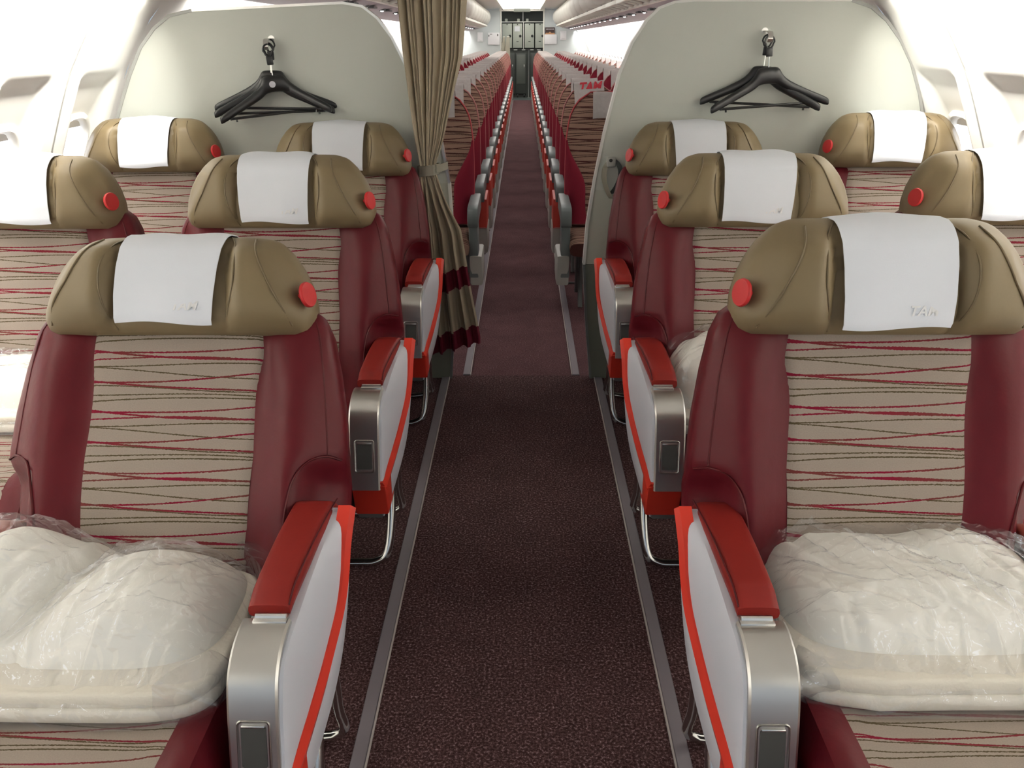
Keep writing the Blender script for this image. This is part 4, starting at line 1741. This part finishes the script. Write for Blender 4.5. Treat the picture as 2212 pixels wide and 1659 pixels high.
BL = 1.05
NB = 18
for s, sd in ((-1, 'left'), (1, 'right')):
    src_b = make_bin(s, BL)
    for k in range(NB):
        r_ = src_b if k == 0 else eco_copy(src_b)
        r_.location = (WX0, DIV_Y + 0.35 + BL * k, 0)
        r_['label'] = 'cream overhead bin, %s from the divider, %s of the aisle' % (ORD[k], sd)

# reading lamps under the service channel
lamp_src = None
for s, sd in ((-1, 'left'), (1, 'right')):
    for k in range(22):
        if lamp_src is None:
            root = thing('reading_lamp', 'x', 'lamp', (0, 0, 0), 0, 'reading lamps over the economy rows')
            bm = bmnew()
            add_lathe(bm, [(0.030, 0.012), (0.030, -0.004), (0.020, -0.006), (0.018, 0.0)], 12)
            obj('lamp_bezel', bm, 'psu_dark', root)
            bm = bmnew()
            add_lathe(bm, [(0.016, -0.002), (0.013, -0.010), (0.004, -0.013)], 10)
            obj('lens', bm, 'spot_white', root)
            bm = bmnew()
            add_box(bm, -0.05, 0.05, 0.09, 0.26, -0.006, 0.008, 0.003)
            obj('vent_plate', bm, 'psu_dark', root)
            lamp_src = r_ = root
        else:
            r_ = eco_copy(lamp_src)
        r_.location = (WX0 + s * 1.17, DIV_Y + 0.75 + 0.815 * k, 1.748)
        r_['label'] = 'small bright reading lamp over the %s economy row, %s of the aisle' % (ORD[k], sd)

# ================================================================== REAR BULKHEADS AND GALLEY
bm = bmnew()
for s, x0 in ((-1, -0.565), (1, 0.540)):
    pts = [(x0, 0.0), (x0, 2.21), (s * 0.98 + WX0, 2.21), (s * 0.98 + WX0, 1.86), (s * 1.40 + WX0, 1.70)] + [(WX0 + s * (wallx(z) - 0.006), z) for z in (1.6, 1.5, 1.4, 1.25, 1.1, 0.95, 0.75, 0.5, 0.25, 0.0)]
    add_prism(bm, pts, REAR_Y, REAR_Y + 0.05, 'y')
wr = struct('wall_rear', bm, 'bulkhead', smooth=0)
for s, x0 in ((-1, -0.565), (1, 0.540)):
    bm = bmnew()
    add_box(bm, x0 - 0.015, x0 + 0.015, REAR_Y - 0.02, REAR_Y + 0.06, 0, 2.2, 0.004)
    obj('door_post', bm, 'galley_white', wr)
bm = bmnew()
add_box(bm, -0.60, 0.57, REAR_Y - 0.01, REAR_Y + 0.05, 2.17, 2.26)
obj('header', bm, 'galley_white', wr)

gal = thing('galley_unit', 'grey rear galley unit with three doors and dark open shelf', 'galley', (0, REAR_Y + 1.2, 0))
bm = bmnew()
add_box(bm, -0.75, 0.75, 0.0, 0.5, 0.0, 1.235)
add_box(bm, -0.75, 0.75, 0.45, 0.5, 1.235, 2.24)
obj('carcass', bm, 'galley_dark', gal, smooth=0)
bm = bmnew()
add_box(bm, -0.75, 0.75, -0.03, 0.5, 1.235, 1.262, 0.004)
obj('worktop', bm, 'under_dark', gal, smooth=30)
for (xa, xb, nm) in ((-0.565, -0.29, 0), (-0.28, -0.010, 1), (0.045, 0.315, 2), (0.33, 0.60, 3)):
    bm = bmnew()
    add_box(bm, xa + 0.006, xb - 0.006, -0.012, 0.02, 1.285, 1.90, 0.008)
    add_box(bm, xa + 0.006, xb - 0.006, 0.02, 0.40, 1.285, 1.90)
    d = obj('compartment_door', bm, 'galley_grey', gal, smooth=30)
    bm = bmnew()
    add_lathe(bm, [(0.034, 0.0), (0.034, 0.014), (0.024, 0.018)], 16, Matrix.Translation((xb - 0.06, -0.012, 1.585)) @ Matrix.Rotation(PI / 2, 4, 'X'))
    obj('latch_knob', bm, 'rubber_black', d)
    bm = bmnew()
    add_box(bm, (xa + xb) / 2 - 0.012, (xa + xb) / 2 + 0.012, -0.016, -0.01, 1.86, 1.89)
    add_box(bm, (xa + xb) / 2 - 0.03, (xa + xb) / 2 + 0.03, -0.016, -0.01, 1.44, 1.452)
    obj('label_plate', bm, 'under_dark', d, smooth=0)
    if nm == 1:
        bm = bmnew()
        add_box(bm, -0.225, -0.085, -0.017, -0.0125, 1.70, 1.83)
        obj('notice', bm, 'paper_white', d, smooth=0)
bm = bmnew()
add_box(bm, 0.008, 0.028, -0.016, 0.40, 1.262, 1.93, 0.003)
add_box(bm, -0.004, 0.012, -0.016, 0.40, 1.95, 2.20, 0.003)
obj('upright_rail', bm, 'galley_white', gal, smooth=30)
bm = bmnew()
add_box(bm, -0.60, 0.60, -0.02, 0.42, 1.925, 1.95, 0.004)
obj('shelf', bm, 'galley_white', gal, smooth=30)
for x in (-0.45, -0.12, 0.12):
    bm = bmnew()
    add_box(bm, x - 0.035, x + 0.035, 0.05, 0.12, 1.95, 2.02, 0.01)
    obj('stowed_cup', bm, 'galley_grey', gal, smooth=40)
bm = bmnew()
for xa in (-0.42, -0.20, 0.02, 0.25, 0.44):
    add_box(bm, xa - 0.05, xa + 0.05, -0.05, -0.03, 1.225, 1.245, 0.004)
obj('turn_catch', bm, 'galley_white', gal)
# trolleys under the worktop
for (xa, xb, lab) in ((-0.54, -0.22, 'dark service trolley under the galley worktop, left one'), (-0.20, 0.10, 'grey-fronted service trolley under the middle of the galley worktop'), (0.20, 0.50, 'dark service trolley under the galley worktop, right one')):
    mt = 'galley_mid' if xa == -0.20 else 'galley_dark'
    r_ = thing('service_trolley', lab, 'trolley', ((xa + xb) / 2, REAR_Y + 1.13, 0), 0, 'galley trolleys')
    bm = bmnew()
    w = (xb - xa) / 2
    add_box(bm, -w, w, 0.0, 0.06, 0.10, 1.16, 0.01)
    obj('body', bm, 'galley_dark', r_)
    bm = bmnew()
    add_box(bm, -w + 0.03, w - 0.03, -0.012, 0.004, 0.36, 1.12, 0.008)
    obj('door', bm, mt, r_)
    bm = bmnew()
    add_box(bm, w - 0.075, w - 0.05, -0.022, -0.008, 0.78, 0.86, 0.004)
    obj('latch', bm, 'bright_metal', r_)
    for sx in (-1, 1):
        bm = bmnew()
        add_lathe(bm, [(0.05, -0.015), (0.05, 0.015)], 14, Matrix.Translation((sx * (w - 0.06), 0.03, 0.05)) @ Matrix.Rotation(PI / 2, 4, 'Y'))
        obj('castor', bm, 'rubber_black', r_)
r_ = thing('galley_pole', 'slim pale upright pole in front of the galley trolleys', 'pole', (0.163, REAR_Y + 1.05, 0))
bm = bmnew()
add_lathe(bm, [(0.035, 0), (0.035, 0.012), (0.012, 0.016), (0.012, 1.22), (0.02, 1.234)], 12)
obj('shaft', bm, 'bright_metal', r_)

# rear bulkhead fittings
def wall_box(name, label, cat, x0, x1, z0, z1, d, parts=()):
    r_ = thing(name, label, cat, ((x0 + x1) / 2, REAR_Y - d, z0))
    w = (x1 - x0) / 2
    bm = bmnew()
    add_box(bm, -w, w, 0, d - 0.002, 0, z1 - z0, 0.008)
    obj('case', bm, 'paper_white', r_)
    return r_


r_ = wall_box('leaflet_holder', 'white leaflet holder on rear bulkhead, left of the galley opening', 'holder', -0.905, -0.600, 1.372, 1.665, 0.05)
bm = bmnew()
add_box(bm, -0.10, -0.04, -0.004, 0.001, 0.25, 0.262)
add_box(bm, 0.09, 0.115, -0.004, 0.001, 0.21, 0.262)
add_box(bm, -0.135, -0.115, -0.004, 0.001, 0.20, 0.235)
obj('print_marks', bm, 'under_dark', r_, smooth=0)
r_ = wall_box('leaflet_holder', 'white leaflet holder with a dark magazine, right of the galley opening', 'holder', 0.560, 0.880, 1.385, 1.62, 0.05)
m_ = thing('magazine', 'dark magazine standing in the white holder on the rear bulkhead', 'magazine', (0.70, REAR_Y - 0.035, 1.40))
bm = bmnew()
add_box(bm, -0.125, 0.125, -0.004, 0.012, 0.0, 0.385, 0.001)
obj('cover', bm, 'mag_dark', m_, smooth=0)
bm = bmnew()
vs = [(-0.12, 0.20), (0.125, 0.20), (0.125, 0.245), (0.08, 0.26), (0.05, 0.245), (0.0, 0.285), (-0.05, 0.25), (-0.08, 0.265), (-0.12, 0.235)]
add_prism(bm, vs, -0.0065, -0.0045, 'y')
obj('cover_picture', bm, 'mag_tan', m_, smooth=0)
bm = bmnew()
for i in range(7):
    add_box(bm, -0.10 + 0.03 * i, -0.08 + 0.03 * i, -0.006, -0.0045, 0.335, 0.355)
obj('cover_title', bm, 'paper_white', m_, smooth=0)
for (x0, x1, z0, z1, lab) in ((-1.175, -1.035, 1.45, 1.675, 'white wall phone on the rear bulkhead, left of the galley'), (0.965, 1.125, 1.485, 1.70, 'white wall phone on the rear bulkhead, right of the galley')):
    r_ = wall_box('wall_phone', lab, 'phone', x0, x1, z0, z1, 0.04)
    r_['group'] = 'wall phones on the rear bulkhead'
    bm = bmnew()
    w = (x1 - x0) / 2
    add_box(bm, -w * 0.6, w * 0.6, -0.022, 0.0, 0.04, z1 - z0 - 0.04, 0.01)
    obj('handset', bm, 'paper_white', r_)
# tan crew seat panels at the galley entrance
for (x, z1, w, lab) in ((-0.50, 1.56, 0.05, 'narrower tan padded panel beside the galley doorway'), (-0.395, 1.565, 0.065, 'wider tan padded panel with pale top at the galley entrance')):
    r_ = thing('crew_seat_panel', lab, 'panel', (x, REAR_Y - 0.14 + (0.0 if w > 0.06 else 0.08), 0.0), 0, 'tan panels at the galley entrance')
    bm = bmnew()
    add_prism(bm, [(-w, 0.0), (w, 0.0), (w, 1.2), (w * 0.8, z1), (-w * 0.3, z1), (-w, 1.30)], -0.03, 0.03, 'y', 0.008)
    obj('pad', bm, 'strap_tan', r_, smooth=35)
    bm = bmnew()
    add_box(bm, -w * 0.3, w * 0.8, -0.031, 0.031, z1 - 0.004, z1 + 0.012, 0.003)
    obj('top_trim', bm, 'galley_white', r_)
# lit ceiling panel and sign box
r_ = thing('ceiling_lamp', 'long bright ceiling lamp panel ahead of the rear galley', 'lamp', (WX0, 19.0, 2.225))
bm = bmnew()
add_box(bm, -0.46, 0.46, -4.0, 4.2, -0.012, 0.0, 0.003)
obj('diffuser', bm, 'lamp_white', r_, smooth=30)
for sx in (-1, 1):
    bm = bmnew()
    add_box(bm, sx * 0.475 - 0.012, sx * 0.475 + 0.012, -4.0, 4.2, -0.03, 0.0, 0.003)
    obj('lamp_rail', bm, 'galley_white', r_)
r_ = thing('sign_box', 'dark sign box hanging under the lit ceiling before the galley', 'sign', (-0.02, 22.2, 2.12))
bm = bmnew()
add_box(bm, -0.20, 0.20, -0.02, 0.02, 0.0, 0.075, 0.006)
obj('case', bm, 'galley_mid', r_)
bm = bmnew()
add_box(bm, -0.15, -0.13, -0.008, 0.008, 0.07, 0.10)
add_box(bm, 0.13, 0.15, -0.008, 0.008, 0.07, 0.10)
obj('bracket', bm, 'galley_white', r_)
